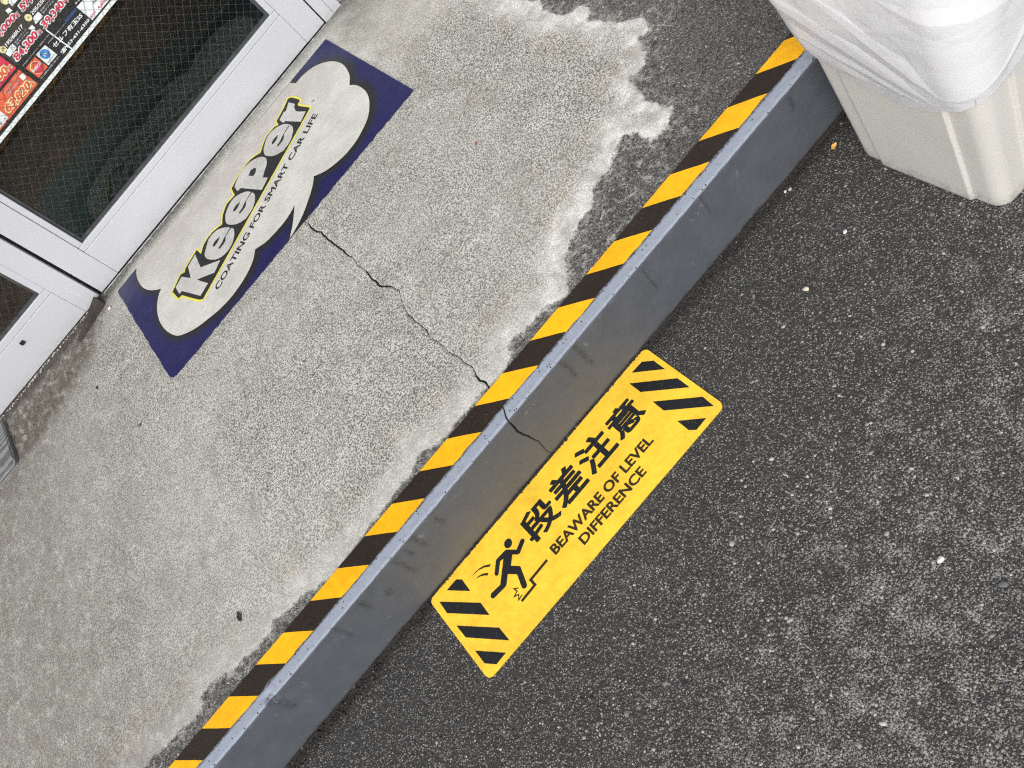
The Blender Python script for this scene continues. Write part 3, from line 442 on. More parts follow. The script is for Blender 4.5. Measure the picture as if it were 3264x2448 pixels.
def pave(name, xs, ys, parent):
    s, y = np.meshgrid(xs, ys, indexing='ij')
    cpos = np.interp(y, cy, cx) + (fbm(y * 0, y, 70, 3, 9) - 0.5) * 0.006
    x = s + (cpos - S0) * np.exp(-((s - S0) / 0.05) ** 2) * sstep(0.0, 0.03, np.abs(s) * 0 + 1)
    wid = (0.0011 + 0.0034 * sstep(0.35, 0.7, fbm(y * 0, y, 18, 3, 5))) * sstep(0.90, 0.84, y)
    k = np.round((s - S0) / 0.0001).astype(int)                   # the crack's own columns
    x = np.where(k == -1, cpos - wid / 2, x); x = np.where(k == 1, cpos + wid / 2, x); x = np.where(k == 0, cpos, x)
    sdf = poly_sdf(x, y, cement_poly)
    rough = 0.72 + 0.28 * sstep(0.30, 0.65, fbm(x, y, 4.0, 4, 21)); rough *= 1 - 0.75 * sstep(1.05, 1.3, y + 0.25 * (x - 0.3)); rough *= 1 - 0.55 * sstep(0.02, -0.12, x + 0.25 * y - 0.05) * 0.4
    fw = fbm(x, y, 9, 4, 31)
    dirt_shade = sstep(1.17, 1.33, y + 0.16 * (fw - 0.5) - 0.10 * sstep(-0.35, -0.1, x)) * sstep(-0.06, -0.24, x + 0.06 * (fw - 0.5)) + 0.55 * sstep(1.12, 1.45, y + 0.2 * (fw - 0.5)) * sstep(0.74, 0.86, x + 0.12 * (fw - 0.5)) + 0.20 * sstep(0.9, 1.3, y + 0.3 * (fw - .5)) * sstep(-0.2, -0.5, x) + 0.55 * sstep(-0.05, -0.75, x + 0.25 * (fw - 0.5))  # stains by the shop front; last term paints the light fall-off to the left
    grime = 0.9 * sstep(1.385, 1.425, y + 0.05 * (fw - 0.5)) * sstep(-0.12, -0.2, x) + sstep(1.375, 1.428, y + 0.03 * (fw - 0.5)) * (0.55 + 0.45 * sstep(0.5, 0.2, x)) + 0.30 * sstep(1.15, 1.4, y) * sstep(0.75, 0.95, x)
    bright = sstep(0.35, 0.62, x + 0.15 * (fw - 0.5)) * sstep(0.05, 0.2, y) + 0.25
    film = sstep(0.0, 0.012, y - YT1) * np.exp(-((x - 0.72 + 0.1 * (y - .2)) / 0.13) ** 2) * sstep(0.34, 0.20, y) + 0.8 * sstep(-0.1, -0.02, sdf)
    z = H + 0.0018 * sstep(-0.003, 0.004, sdf + (fbm(x, y, 60, 3, 41) - 0.5) * 0.02) + 0.0016 * (fbm(x, y, 22, 3, 51) - 0.5) - 0.0018
    z = z - np.where(k == 0, 0.006 * (wid > 1e-5), 0)
    nx, ny = s.shape; idx = np.arange(nx * ny).reshape(nx, ny)
    f = np.stack([idx[:-1, :-1], idx[1:, :-1], idx[1:, 1:], idx[:-1, 1:]], -1).reshape(-1, 4)
    me = bpy.data.meshes.new(name); V = np.stack([x, y, z], -1).reshape(-1, 3); me.vertices.add(len(V)); me.vertices.foreach_set('co', V.astype(np.float32).ravel())
    me.loops.add(f.size); me.loops.foreach_set('vertex_index', f.astype(np.int32).ravel()); me.polygons.add(len(f)); me.polygons.foreach_set('loop_start', np.arange(0, f.size, 4, dtype=np.int32)); me.polygons.foreach_set('loop_total', np.full(len(f), 4, np.int32))
    me.materials.append(M_CEMENT); me.materials.append(M_CRACK)
    kk = k[:-1, :-1]; me.polygons.foreach_set('material_index', (((kk == -1) | (kk == 0)) & (y[:-1, :-1] < 0.87)).astype(np.int32).ravel())
    me.polygons.foreach_set('use_smooth', [True] * len(f)); me.update(calc_edges=True)
    for nm, a in (('sdf', sdf), ('rough', rough), ('dirt_shade', np.clip(dirt_shade, 0, 1)), ('grime', np.clip(grime, 0, 1)), ('film', np.clip(film, 0, 1)), ('bright', np.clip(bright, 0, 1))): fattr(me, nm, a)
    o = bpy.data.objects.new(name, me); link(o, parent); return o
xs = np.concatenate([np.linspace(-5, -1.1, 12), np.arange(-1.0, S0 - 0.004, 0.005), [S0 - 0.0001, S0, S0 + 0.0001], np.arange(S0 + 0.004, 1.6, 0.005), np.linspace(1.7, 6, 12)])
ys = np.arange(YT0 - 0.004, YD + 0.125, 0.005)
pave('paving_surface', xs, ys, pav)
tr_m = None
# painted nosing and riser, one continuous skin of paint over the concrete edge
prof = [(YT0 + 0.006, H + 0.0002)] + [(yy, H + 0.0004) for yy in np.linspace(YT0 - 0.002, YR + 0.004, 8)]
prof += [(YR + 0.004 - 0.004 * math.sin(a), H - 0.0036 + 0.004 * math.cos(a)) for a in np.linspace(0.3, 1.57, 5)] + [(YR, zz) for zz in np.linspace(H - 0.009, -0.02, 34)]
prof = np.array(prof); sx = np.concatenate([np.linspace(-5, -1.1, 10), np.arange(-1.0, 0.3455, 0.003), [0.3484, 0.3485, 0.3486], np.arange(0.3515, 1.5, 0.003), np.linspace(1.6, 6, 10)])
X, T = np.meshgrid(sx, np.arange(len(prof)), indexing='ij'); PY = prof[T, 0]; PZ = prof[T, 1]
rc = [(-0.02, 0.3492), (0.026, 0.3472), (0.0588, 0.3512), (0.0864, 0.3482), (0.1084, 0.3447), (0.1366, 0.3468), (0.1549, 0.350)]
along = H - PZ + (YT0 - PY)                                        # distance down the skin
rcx = np.interp(np.where(PZ > H - 0.002, H + (PY - YR), PZ), [a for a, b in rc] + [H + 0.03], [b for a, b in rc] + [0.3600]) + (fbm(PZ, PY + PZ, 60, 3, 13) - 0.5) * 0.005
kc = np.round((X - 0.3485) / 0.0001).astype(int); cw = 0.0007 + 0.0036 * sstep(0.02, 0.12, PZ) * (0.4 + 0.6 * fbm(PZ, PY, 40, 2, 15))
Xw = X + (rcx - 0.3485) * np.exp(-((X - 0.3485) / 0.03) ** 2); Xw = np.where(kc == -1, rcx - cw / 2, Xw); Xw = np.where(kc == 1, rcx + cw / 2, Xw)
flat = (PZ > H - 0.006)
lump = (fbm(Xw, PZ + PY, 110, 4, 61) - 0.5); wob = (fbm(Xw, Xw * 0, 14, 4, 63) - 0.5)
edge = np.exp(-((along - (YT0 - YR)) / 0.006) ** 2)
Y2 = PY + np.where(flat, 0, 0.0016 * wob) + 0.0006 * lump * ~flat + edge * 0.0026 * lump; Z2 = PZ + np.where(flat, 0.0012 * lump, 0) + edge * 0.002 * lump
chipc = np.exp(-((Xw + 0.277) / 0.010) ** 4) * np.exp(-((along - (YT0 - YR)) / 0.013) ** 4) * (0.5 + fbm(Xw, along, 150, 3, 65)); Y2 += 0.006 * chipc; Z2 -= 0.005 * chipc
Y2 = np.where((kc == 0), Y2 + np.where(flat, 0, 0.006), Y2); Z2 = np.where((kc == 0) & flat, Z2 - 0.005, Z2)
idx = np.arange(X.size).reshape(X.shape); f = np.stack([idx[:-1, :-1], idx[:-1, 1:], idx[1:, 1:], idx[1:, :-1]], -1).reshape(-1, 4)
fm = np.isin(kc[:-1, :-1], (-1, 0)).astype(int).ravel()
ris = mesh('painted_riser', np.stack([Xw, Y2, Z2], -1).reshape(-1, 3), f.tolist(), None, pav, True, [M_PAINT, M_CRACK], fm.tolist()); me = ris.data
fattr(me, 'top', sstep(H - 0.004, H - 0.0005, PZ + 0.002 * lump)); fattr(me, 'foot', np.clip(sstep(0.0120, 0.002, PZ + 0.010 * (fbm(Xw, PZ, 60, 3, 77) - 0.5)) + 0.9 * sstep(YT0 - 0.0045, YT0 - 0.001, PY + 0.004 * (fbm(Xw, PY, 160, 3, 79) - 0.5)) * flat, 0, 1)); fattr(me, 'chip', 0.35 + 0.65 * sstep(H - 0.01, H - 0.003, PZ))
mx_ = np.exp(-((Xw - 0.28) / 0.32) ** 4); mud = mx_ * (0.45 + 0.55 * sstep(0.13, 0.01, PZ + 0.05 * (fbm(Xw, PZ, 10, 3, 71) - 0.5))); mud = np.where(flat, 0, mud) + np.where(flat, 0, sstep(0.02, 0.0, PZ) * 0.5)
fattr(me, 'mud', np.clip(mud, 0, 1))
scr = np.exp(-((along - (YT0 - YR) - 0.022) / 0.022) ** 2); fattr(me, 'scrape', np.where(flat, 0.6, scr))
stk = np.zeros(X.shape)
for (xa, za, zb, w) in ((0.516, 0.149, 0.080, 0.005), (0.4815, 0.15, 0.092, 0.005), (0.091, 0.15, 0.105, 0.005), (0.040, 0.149, 0.082, 0.005), (-0.0535, 0.145, 0.114, 0.005), (-0.114, 0.151, 0.10, 0.0035), (-0.277, 0.15, 0.092, 0.008), (-0.014, 0.108, 0.09, 0.007), (0.842, 0.15, 0.105, 0.0025), (0.688, 0.14, 0.08, 0.003), (1.063, 0.14, 0.11, 0.004), (0.065, 0.14, 0.118, 0.005), (0.14, 0.135, 0.11, 0.006)):
    stk = np.maximum(stk, np.exp(-((Xw - xa - 0.006 * (fbm(PZ, PZ, 30, 2, 81) - .5)) / w) ** 2) * sstep(zb - 0.012, zb + 0.006, PZ) * sstep(za + 0.006, za - 0.004, PZ))
fattr(me, 'streak', np.maximum(stk, 0.9 * chipc))
# worn asphalt strip beside the tape: loose stones on top
p2 = scatter(-0.95, 1.5, YT1 + 0.001, 1.45, 0.0085); sdp = poly_sdf(p2[:, 0], p2[:, 1], cement_poly); kp = (sdp < -0.012) & (rng.random(len(p2)) < 0.75); p2 = p2[kp]; n = len(p2)
tone = np.clip(rng.random(n) ** 2.4 * 0.6 + 0.03, 0, 1)
so = stones('asphalt_grit', p2, np.exp(rng.normal(math.log(0.0019), 0.3, n)).clip(0.001, 0.004), tone, rng.random(n) * 0.12, M_STONE, pav, H - 0.0016); tag(so, kind='stuff')
# dark moss and dirt caught in the joint under the step
nj = 15000; jx = rng.random(nj) * 3.0 - 1.2; jp = np.column_stack([jx, YR - 0.0005 - np.abs(rng.normal(0, 0.0062, nj)) * (0.35 + 1.3 * vnoise(jx, jx * 0, 26, 5))])
kp = ~((jp[:, 0] > -0.004) & (jp[:, 0] < 0.604) & (jp[:, 1] < -0.0005)); jp = jp[kp]; n = len(jp)
jo = stones('joint_dirt', jp, np.exp(rng.normal(math.log(0.0016), 0.4, n)).clip(0.0007, 0.0042), np.where(rng.random(n) < 0.008, 0.3, 0.0 + 0.02 * rng.random(n)), np.full(n, 0.35), M_STONE, pav, 0.0012 + 0.003 * sstep(-0.004, YR, jp[:, 1])); tag(jo, kind='stuff')

# ------------------------------------------------------------------ hazard tape along the edge
X0, PER, SK = -0.4921, 0.1490, 0.0502
tv, tf, tm = [], [], []
kk = 0
for i in range(-30, 70):
    xa = X0 + i * PER / 2; NX, NY = 10, 4; base_i = len(tv)
    for a in range(NX + 1):
        for b in range(NY + 1):
            v = b / NY; x = xa + a / NX * PER / 2 + SK * (1 - v) - SK * 0.0
            w0 = (float(fbm(np.array([x]), np.array([0.0]), 60, 3, 91)[0]) - 0.5) * 0.0045 * (1 - v) ** 2 + (float(fbm(np.array([x]), np.array([3.0]), 30, 3, 93)[0]) - 0.5) * 0.0016 * v * v
            chip_ = -0.0 + 0.0035 * math.exp(-((x + 0.262) / 0.010) ** 2) * (1 - v) ** 2
            zt = H + 0.0026 + 0.0004 * math.sin(x * 9) - 0.0006 * (1 - v) ** 4
            tv.append((x, YT0 + v * (YT1 - YT0) + w0 + chip_, zt))
    for a in range(NX):
        for b in range(NY):
            p = base_i + a * (NY + 1) + b; tf.append((p, p + NY + 1, p + NY + 2, p + 1)); tm.append(0 if i % 2 == 0 else 1)
xmin = min(v[0] for v in tv)
tape = mesh('hazard_tape', tv, tf, None, None, False, [M_TAPE_K, M_TAPE_Y], tm)
smod = tape.modifiers.new('thickness', 'SOLIDIFY'); smod.thickness = 0.0008; smod.offset = 1.0 if False else -1.0
tag(tape, 'yellow and black striped hazard tape stuck along the edge of the step', 'tape')

# ------------------------------------------------------------------ warning sticker on the asphalt
ZS = 0.0032
def rrect(x0, y0, x1, y1, r, n=6):
    out = []
    for cx_, cy_, a0 in ((x1 - r, y1 - r, 0), (x0 + r, y1 - r, 90), (x0 + r, y0 + r, 180), (x1 - r, y0 + r, 270)):
        out += [(cx_ + r * math.cos(math.radians(a0 + 90 * k / n)), cy_ + r * math.sin(math.radians(a0 + 90 * k / n))) for k in range(n + 1)]
    return out
sg = empty('warning_sticker', (0.3, -0.1, 0.0)); tag(sg, 'yellow floor sticker with falling figure and black warning lettering on the asphalt', 'floor sticker')
sheet('yellow_sheet', rrect(0.0005, -0.2030, 0.6005, -0.0002, 0.0115), ZS, M_SIGN_Y, sg, 0.003)
for b in BARS: sheet('hazard_bar', b, ZS + 0.0004, M_SIGN_K, sg)
for ch, (a, b, c_, d) in KANJI: lettering('character', ch, ((a, b), (c_, b), (a, d)), ZS + 0.0004, M_SIGN_K, sg, 0.010, heavy=0.022)
for s_, q in ENG: lettering('lettering_line', s_, q, ZS + 0.0004, M_SIGN_B, sg, 0.012, heavy=0.020)
fo = sheet('falling_figure', FIG, ZS + 0.0004, M_SIGN_K, sg); sheet('head', HEAD, ZS + 0.0004, M_SIGN_K, fo)
for s_ in SWISH: sheet('motion_line', s_, ZS + 0.0004, M_SIGN_B, sg)
sheet('step_line', stroke(STEPLINE, 0.0052), ZS + 0.0004, M_SIGN_B, sg); sheet('impact_mark', stroke(IMPACT, 0.0021), ZS + 0.0004, M_SIGN_B, sg)

# ------------------------------------------------------------------ advertising sticker in front of the door
ZK = H + 0.0030
KX0, KX1, KY0, KY1 = -0.127, 0.7530, 0.8800, 1.3733
cloud = smooth_closed(CLOUD, 4, 55)
ks = empty('advertising_sticker', (0.31, 1.12, H)); tag(ks, 'navy floor sticker with pale cloud and car coating logo before the door', 'floor sticker')
nx, ny = 200, 112; gx_, gy_ = np.meshgrid(np.linspace(KX0, KX1, nx), np.linspace(KY0, KY1, ny), indexing='ij')
ex = np.minimum(np.minimum(gx_ - KX0, KX1 - gx_), np.minimum(gy_ - KY0, KY1 - gy_))
wy = np.where(gy_ < KY0 + 0.001, (fbm(gx_, gx_ * 0, 130, 3, 7) - 0.5) * 0.0055, 0); wx = np.where(gx_ < KX0 + 0.001, (fbm(gy_, gy_ * 0, 40, 3, 8) - 0.5) * 0.004, 0)
cutc = sstep(0.020, 0.0, np.hypot(gx_ - KX0, gy_ - KY0)) * 0.006
halo = sstep(-0.030, -0.002, poly_sdf(gx_ - 0.004, gy_ + 0.006, cloud)); fade = sstep(KX0 + 0.14, KX0, gx_) * sstep(1.22, 1.37, gy_) * 0.5 + 0.34 * sstep(0.50, 0.75, gx_) * sstep(1.10, 1.35, gy_) * sstep(0.15, 0.6, fbm(gx_, gy_, 8, 3, 17))
idx = np.arange(nx * ny).reshape(nx, ny); f = np.stack([idx[:-1, :-1], idx[1:, :-1], idx[1:, 1:], idx[:-1, 1:]], -1).reshape(-1, 4)
bk = mesh('navy_sheet', np.stack([gx_ + wx + cutc, gy_ + wy + cutc, np.full(gx_.shape, ZK)], -1).reshape(-1, 3), f.tolist(), M_NAVY, ks); fattr(bk.data, 'halo', halo); fattr(bk.data, 'fade', np.clip(fade, 0, 1))
sm_ = bk.modifiers.new('thickness', 'SOLIDIFY'); sm_.thickness = 0.0012; sm_.offset = -1
sheet('cloud', cloud, ZK + 0.0004, M_STW, ks)
yo = sheet('logo_outline', smooth_closed(offset_poly(LOGO_BACK, 0.0058), 2, 50), ZK + 0.0008, M_STY, ks)
lb = sheet('logo_backing', smooth_closed(LOGO_BACK, 2, 40), ZK + 0.0012, M_STK, ks)
for p in LOGO_FILL: sheet('logo_letter', offset_poly(smooth_closed(p, 3, 38), -0.0012), ZK + 0.0016, M_STG, ks)
for p in LOGO_DARK: sheet('letter_opening', smooth_closed(p, 2, 50), ZK + 0.0020, M_STK, lb)
lettering('lettering_line', 'COATING FOR SMART CAR LIFE', TAG, ZK + 0.0008, M_STK, ks, 0.0, heavy=0.024)
lettering('trade_mark', '™', TM, ZK + 0.0008, M_STK, ks, 0.0)

# ------------------------------------------------------------------ shop front
def glazed_panel(name, x0, x1, z0, z1, yf, sL, sR, rail, label, cat, bead=0.018, group=None):
    """white aluminium door leaf: stiles, rails, beads, gasket, wired pane"""
    r = empty(name, ((x0 + x1) / 2, yf, z0)); tag(r, label, cat, group); d = 0.034
    box('stile', x0, x0 + sL, yf, yf + d, z0, z1, M_ALU, r, 0.0012); box('stile', x1 - sR, x1, yf, yf + d, z0, z1, M_ALU, r, 0.0012)
    box('bottom_rail', x0 + sL + 0.0006, x1 - sR - 0.0006, yf + 0.0008, yf + d - 0.001, z0 + 0.0005, z0 + rail, M_ALU, r, 0.0012)
    box('top_rail', x0 + sL + 0.0006, x1 - sR - 0.0006, yf + 0.0008, yf + d - 0.001, z1 - 0.07, z1, M_ALU, r, 0.0012)
    gx0, gx1, gz0, gz1 = x0 + sL, x1 - sR, z0 + rail, z1 - 0.07; b = bead
    for nm, a in (('bead', (gx0 + 0.0006, gx1 - 0.0006, gz0 + 0.0006, gz0 + b)), ('bead', (gx0 + 0.0006, gx1 - 0.0006, gz1 - b, gz1 - 0.0006)), ('bead', (gx0 + 0.0006, gx0 + b, gz0 + b + 0.0006, gz1 - b - 0.0006)), ('bead', (gx1 - b, gx1 - 0.0006, gz0 + b + 0.0006, gz1 - b - 0.0006))):
        box(nm, a[0], a[1], yf + 0.0025, yf + 0.020, a[2], a[3], M_ALU, r, 0.0015)
    g = 0.009; gx0 += b; gx1 -= b; gz0 += b; gz1 -= b
    for a in ((gx0, gx1, gz0, gz0 + g), (gx0, gx1, gz1 - g, gz1), (gx0, gx0 + g, gz0 + g, gz1 - g), (gx1 - g, gx1, gz0 + g, gz1 - g)):
        box('gasket', a[0], a[1], yf + 0.0085, yf + 0.0155, a[2], a[3], M_GASKET, r)
    pane = mesh('pane', [(gx0, yf + 0.0135, gz0), (gx1, yf + 0.0135, gz0), (gx1, yf + 0.0135, gz1), (gx0, yf + 0.0135, gz1)], [(0, 1, 2, 3)], M_GLASS, r)
    # square wire mesh set diagonally in the glass
    wv, wf = [], []; p = 0.0192 * math.sqrt(2); hw = 0.00017
    def wire(ax, az, bx, bz):
        dv = Vector((bx - ax, bz - az)); 
        if dv.length < 0.004: return
        nn = Vector((-dv.y, dv.x)).normalized() * hw; i = len(wv)
        for (qx, qz) in ((ax, az), (bx, bz)):
            for sx_, sy_ in ((1, 0.0142), (1, 0.0150), (-1, 0.0150), (-1, 0.0142)): wv.append((qx + nn.x * sx_, yf + sy_, qz + nn.y * sx_))
        for e in range(4): wf.append((i + e, i + (e + 1) % 4, i + 4 + (e + 1) % 4, i + 4 + e))
    Wd, Hd = gx1 - gx0, gz1 - gz0; k = -Hd
    while k < Wd:
        a0 = max(0.0, -k); a1 = min(Hd, Wd - k)
        if a1 > a0: wire(gx0 + k + a0, gz0 + a0, gx0 + k + a1, gz0 + a1)
        k += p
    k = 0.006
    while k < Wd + Hd:
        a0 = max(0.0, k - Wd); a1 = min(Hd, k)
        if a1 > a0: wire(gx0 + k - a0, gz0 + a0, gx0 + k - a1, gz0 + a1)
        k += p
    mesh('wire_mesh', wv, wf, M_WIRE, pane)
    return r
ZB, ZT = H + 0.0015, 2.10
dr = glazed_panel('sliding_door', -0.1666, 0.7908, ZB + 0.0015, ZT, YD, 0.0695, 0.0710, 0.1050, 'white aluminium glazed shop door with a price poster behind its wired glass', 'door')
fx = glazed_panel('fixed_window', -1.26, -0.1771, ZB, ZT, YD + 0.001, 0.07, 0.0590, 0.1060, 'white aluminium fixed window of dark wired glass with dirty foot, beside the wedge', 'window', 0.020)
box('cover_strip', -0.2055, -0.1773, YD - 0.0022, YD + 0.0008, ZB + 0.004, ZT, M_ALU, fx, 0.0008)
box('latch_hole', -0.4035, -0.3905, YD - 0.0012, YD + 0.0025, 0.2330, 0.2440, M_GAP, fx, 0.0004)
fr_ = empty('door_frame', (0.83, YD, H)); tag(fr_, 'white aluminium frame standing on the pavement at the door jamb and head', 'door frame')
box('jamb', 0.7950, 0.8268, YD - 0.002, YD + 0.10, H - 0.004, ZT + 0.06, M_ALU, fr_, 0.001); box('jamb', 0.8274, 0.8570, YD - 0.0005, YD + 0.10, H - 0.004, ZT + 0.06, M_ALU, fr_, 0.001)
box('jamb_return', 0.8576, 0.8900, YD + 0.016, YD + 0.10, H - 0.004, ZT + 0.06, M_ALU, fr_, 0.001)
box('seal', -0.1768, -0.1668, YD + 0.012, YD + 0.03, H, ZT, M_GAP, fr_); box('seal', 0.7909, 0.7949, YD + 0.012, YD + 0.03, H, ZT, M_GAP, fr_)
box('head', -1.26, 0.7945, YD - 0.004, YD + 0.10, ZT + 0.004, ZT + 0.06, M_ALU, fr_, 0.001); box('jamb', -1.32, -1.262, YD - 0.004, YD + 0.10, H - 0.004, ZT + 0.06, M_ALU, fr_, 0.001)
sl = empty('door_track', (0.31, YD, H)); tag(sl, 'thin steel track let into the pavement under the glazed door', 'door track')
box('rail', -0.165, 0.794, YD - 0.0085, YD - 0.0045, H - 0.003, H + 0.0022, M_STEEL, sl, 0.0006); box('groove', -0.166, 0.794, YD - 0.0040, YD + 0.05, H - 0.003, H + 0.0006, M_GAP, sl)
# building shell
wl = empty('shop_building', (0, 3.5, H)); tag(wl, 'pale shop building behind the glazed doors', 'building')
box('wall', 0.8906, 6.0, YD + 0.02, YD + 0.14, H - 0.01, 3.2, M_WALL, wl); box('wall', -5.0, -1.3206, YD + 0.02, YD + 0.14, H - 0.01, 3.2, M_WALL, wl)
box('wall', -1.32, 0.890, YD + 0.02, YD + 0.14, ZT + 0.0605, 3.2, M_WALL, wl); box('wall', -5.0, 6.0, 6.0, 6.12, 0, 3.2, M_WALLIN, wl)
box('wall', -5.12, -5.0005, YD + 0.02, 6.12, 0, 3.2, M_WALLIN, wl); box('wall', 6.0005, 6.12, YD + 0.02, 6.12, 0, 3.2, M_WALLIN, wl)
box('ceiling', -5.0, 6.0, YD + 0.141, 5.999, 2.6, 2.7, M_WALLIN, wl); box('roof', -5.4, 6.4, YD - 0.1, 6.3, 3.2005, 3.32, M_ROOF, wl)
tag(box('shop_floor', -5.0, 6.0, YD + 0.055, 5.999, -0.02, H + 0.004, M_FLOORIN), kind='structure')
tag(box('entrance_mat', -0.20, 1.30, 1.52, 2.22, H + 0.0045, H + 0.010, M_GREEN, None, 0.002), 'dark green entrance mat on the shop floor behind the wired glass', 'mat')

# ------------------------------------------------------------------ poster behind the glass
YP = YD + 0.0172
def ink(name, c): return plain(name, c, 0.55, var=0.06, scale=25)
I_BLACK = ink('ink_black', (0.018, 0.016, 0.017)); I_WHITE = ink('ink_white', (0.86, 0.89, 0.92)); I_RED = ink('ink_red', (0.66, 0.04, 0.09)); I_ORANGE = ink('ink_orange', (0.76, 0.13, 0.06)); I_CREAM = ink('ink_cream', (0.90, 0.80, 0.46)); I_LBLUE = ink('ink_blue', (0.06, 0.25, 0.62)); I_NAVY = ink('ink_navy', (0.03, 0.07, 0.22)); I_DBROWN = ink('ink_brown', (0.055, 0.045, 0.038)); I_LILAC = ink('ink_lilac', (0.55, 0.52, 0.62))
ps = empty('poster', (0.33, YP, 0.58)); tag(ps, 'black tyre price poster with red prices stuck inside the door glass', 'poster')
PX0, PX1, PZ0, PZ1 = -0.066, 0.688, 0.5795, 1.60
rect = lambda a, b, c_, d: [(a, c_), (b, c_), (b, d), (a, d)]
sheet('paper', rect(PX0, PX1, PZ0, PZ1), 0, I_WHITE, ps, 0.0008, 'xz', YP)
lay = lambda k: YP - 0.0003 * k
sheet('black_panel', rect(PX0 + 0.0, PX1 - 0.0, PZ0 + 0.0095, PZ1 - 0.008), 0, I_BLACK, ps, 0, 'xz', lay(1))
for k in range(4):
    for j in range(6):
        xa = 0.2005 + 0.1135 * k; za = 0.6585 + 0.0735 * j
        if k == 0 or j > 0 or True:
            sheet('price_cell', rect(xa, xa + 0.109, za, za + 0.0685), 0, I_DBROWN, ps, 0, 'xz', lay(2))
for j in range(6):
    for xa in (0.080, -0.04): sheet('red_cell', rect(xa, xa + 0.115, 0.5975 + 0.0565 * j, 0.5975 + 0.0505 + 0.0565 * j), 0, I_ORANGE if j % 2 == 0 else I_RED, ps, 0, 'xz', lay(2))
sheet('brand_square', P_ENEOS, 0, I_ORANGE, ps, 0, 'xz', lay(3)); ec = (sum(p[0] for p in P_ENEOS) / 4, sum(p[1] for p in P_ENEOS) / 4)
circ = lambda cx_, cz_, r, n=28: [(cx_ + r * math.cos(2 * math.pi * k / n), cz_ + r * math.sin(2 * math.pi * k / n)) for k in range(n)]
sheet('swirl', circ(ec[0], ec[1], 0.0150), 0, I_CREAM, ps, 0, 'xz', lay(4)); sheet('swirl', circ(ec[0] + 0.0006, ec[1] - 0.0006, 0.0140), 0, I_RED, ps, 0, 'xz', lay(5)); sheet('swirl', circ(ec[0] - 0.002, ec[1] + 0.003, 0.0095), 0, I_ORANGE, ps, 0, 'xz', lay(6)); sheet('swirl', circ(ec[0] + 0.002, ec[1] - 0.003, 0.0075), 0, I_RED, ps, 0, 'xz', lay(7))
sheet('white_square', P_BLUE, 0, I_WHITE, ps, 0, 'xz', lay(3)); sheet('blue_disc', circ(P_CIRC[0][0], P_CIRC[0][1] + 0.001, 0.0115), 0, I_LBLUE, ps, 0, 'xz', lay(4))
lettering('lettering', 'SV', ((0.2565, 0.6215), (0.2670, 0.6215), (0.2565, 0.6290)), 0, I_WHITE, ps, 0.0, 'xz', lay(5)); lettering('lettering', 'SERVICE STATION', ((0.2495, 0.6085), (0.2745, 0.6085), (0.2495, 0.6108)), 0, I_BLACK, ps, 0.0, 'xz', lay(4))
for b in P_WBOX: sheet('white_box', b, 0, I_WHITE if b[0][0] > 0 else I_LILAC, ps, 0, 'xz', lay(3))
sheet('blue_label', P_LAB, 0, I_NAVY, ps, 0, 'xz', lay(3))
for x_, z_ in P_YC: sheet('yellow_disc', circ(x_, z_, 0.0082), 0, I_CREAM, ps, 0, 'xz', lay(3))
sheet('crease', stroke([P_SEAM[0], (0.3094, 0.6250), P_SEAM[1]], 0.0032), 0, I_WHITE, ps, 0, 'xz', lay(9))
for s_, q, c_ in P_TXT:
    if c_ in 'RY':
        lettering('price', s_, q, 0, I_WHITE if c_ == 'R' else I_CREAM, ps, 0.03, 'xz', lay(4), 0.0, 0.085); lettering('price', s_, q, 0, I_RED if c_ == 'R' else I_ORANGE, ps, 0.0, 'xz', lay(6), None, 0.036)
    else:
        lettering('lettering', s_, q, 0, {'W': I_WHITE, 'w': I_LILAC, 'r': I_RED, 'k': I_BLACK}[c_], ps, 0.0, 'xz', lay(9), None, 0.030 if c_ == 'W' else 0.012)

# ------------------------------------------------------------------ wedge, mat, debris by the shop front
wd = [(-0.176, 1.383, H), (-0.184, 1.4365, H), (-0.302, 1.3730, H), (-0.2935, 1.3515, H), (-0.177, 1.3915, H + 0.021), (-0.186, 1.4270, H + 0.020), (-0.3005, 1.3718, H + 0.003), (-0.2945, 1.3560, H + 0.003)]
M_RUST = plain('rusty_wood', (0.034, 0.025, 0.021), 0.8, var=0.5, scale=40, bump=0.002)
wo_ = mesh('door_wedge', wd, [(0, 3, 2, 1), (4, 5, 6, 7), (0, 1, 5, 4), (1, 2, 6, 5), (2, 3, 7, 6), (3, 0, 4, 7)], M_RUST); bv = wo_.modifiers.new('edge', 'BEVEL'); bv.width = 0.0012; bv.segments = 2
tag(wo_, 'dark brown tapered wedge lying by the foot of the fixed window', 'wedge')
m = Mat('ribbed_rubber'); rr = m.t.nodes.new('ShaderNodeTexWave'); rr.wave_type = 'RINGS'; rr.inputs['Scale'].default_value = 45; rr.inputs['Distortion'].default_value = 1.5; rr.inputs['Detail'].default_value = 1; m.set(rr.inputs['Vector'], m.mapping((1, 1, 1), (0, 0, 0), (0.68, -1.24, 0)))
m.P(Base_Color=m.mix(m.ramp(rr.outputs['Fac'], 0.3, 0.8), (0.10, 0.103, 0.103), (0.24, 0.245, 0.245)), Roughness=0.5); m.bump(rr.outputs['Fac'], 0.0012, 0.7); M_MAT = m.m
bm = bmesh.new(); po_ = rrect(-1.35, 1.190, -0.6050, 1.398, 0.012, 4); lo_ = [bm.verts.new((a, b, H + 0.0)) for a, b in po_]; md = [bm.verts.new((a, b, H + 0.010)) for a, b in po_]
ip = [(a + (-0.975 - a) * 0.012, b + (1.294 - b) * 0.05) for a, b in po_]; tp = [bm.verts.new((a, b, H + 0.014)) for a, b in ip]; nn_ = len(po_)
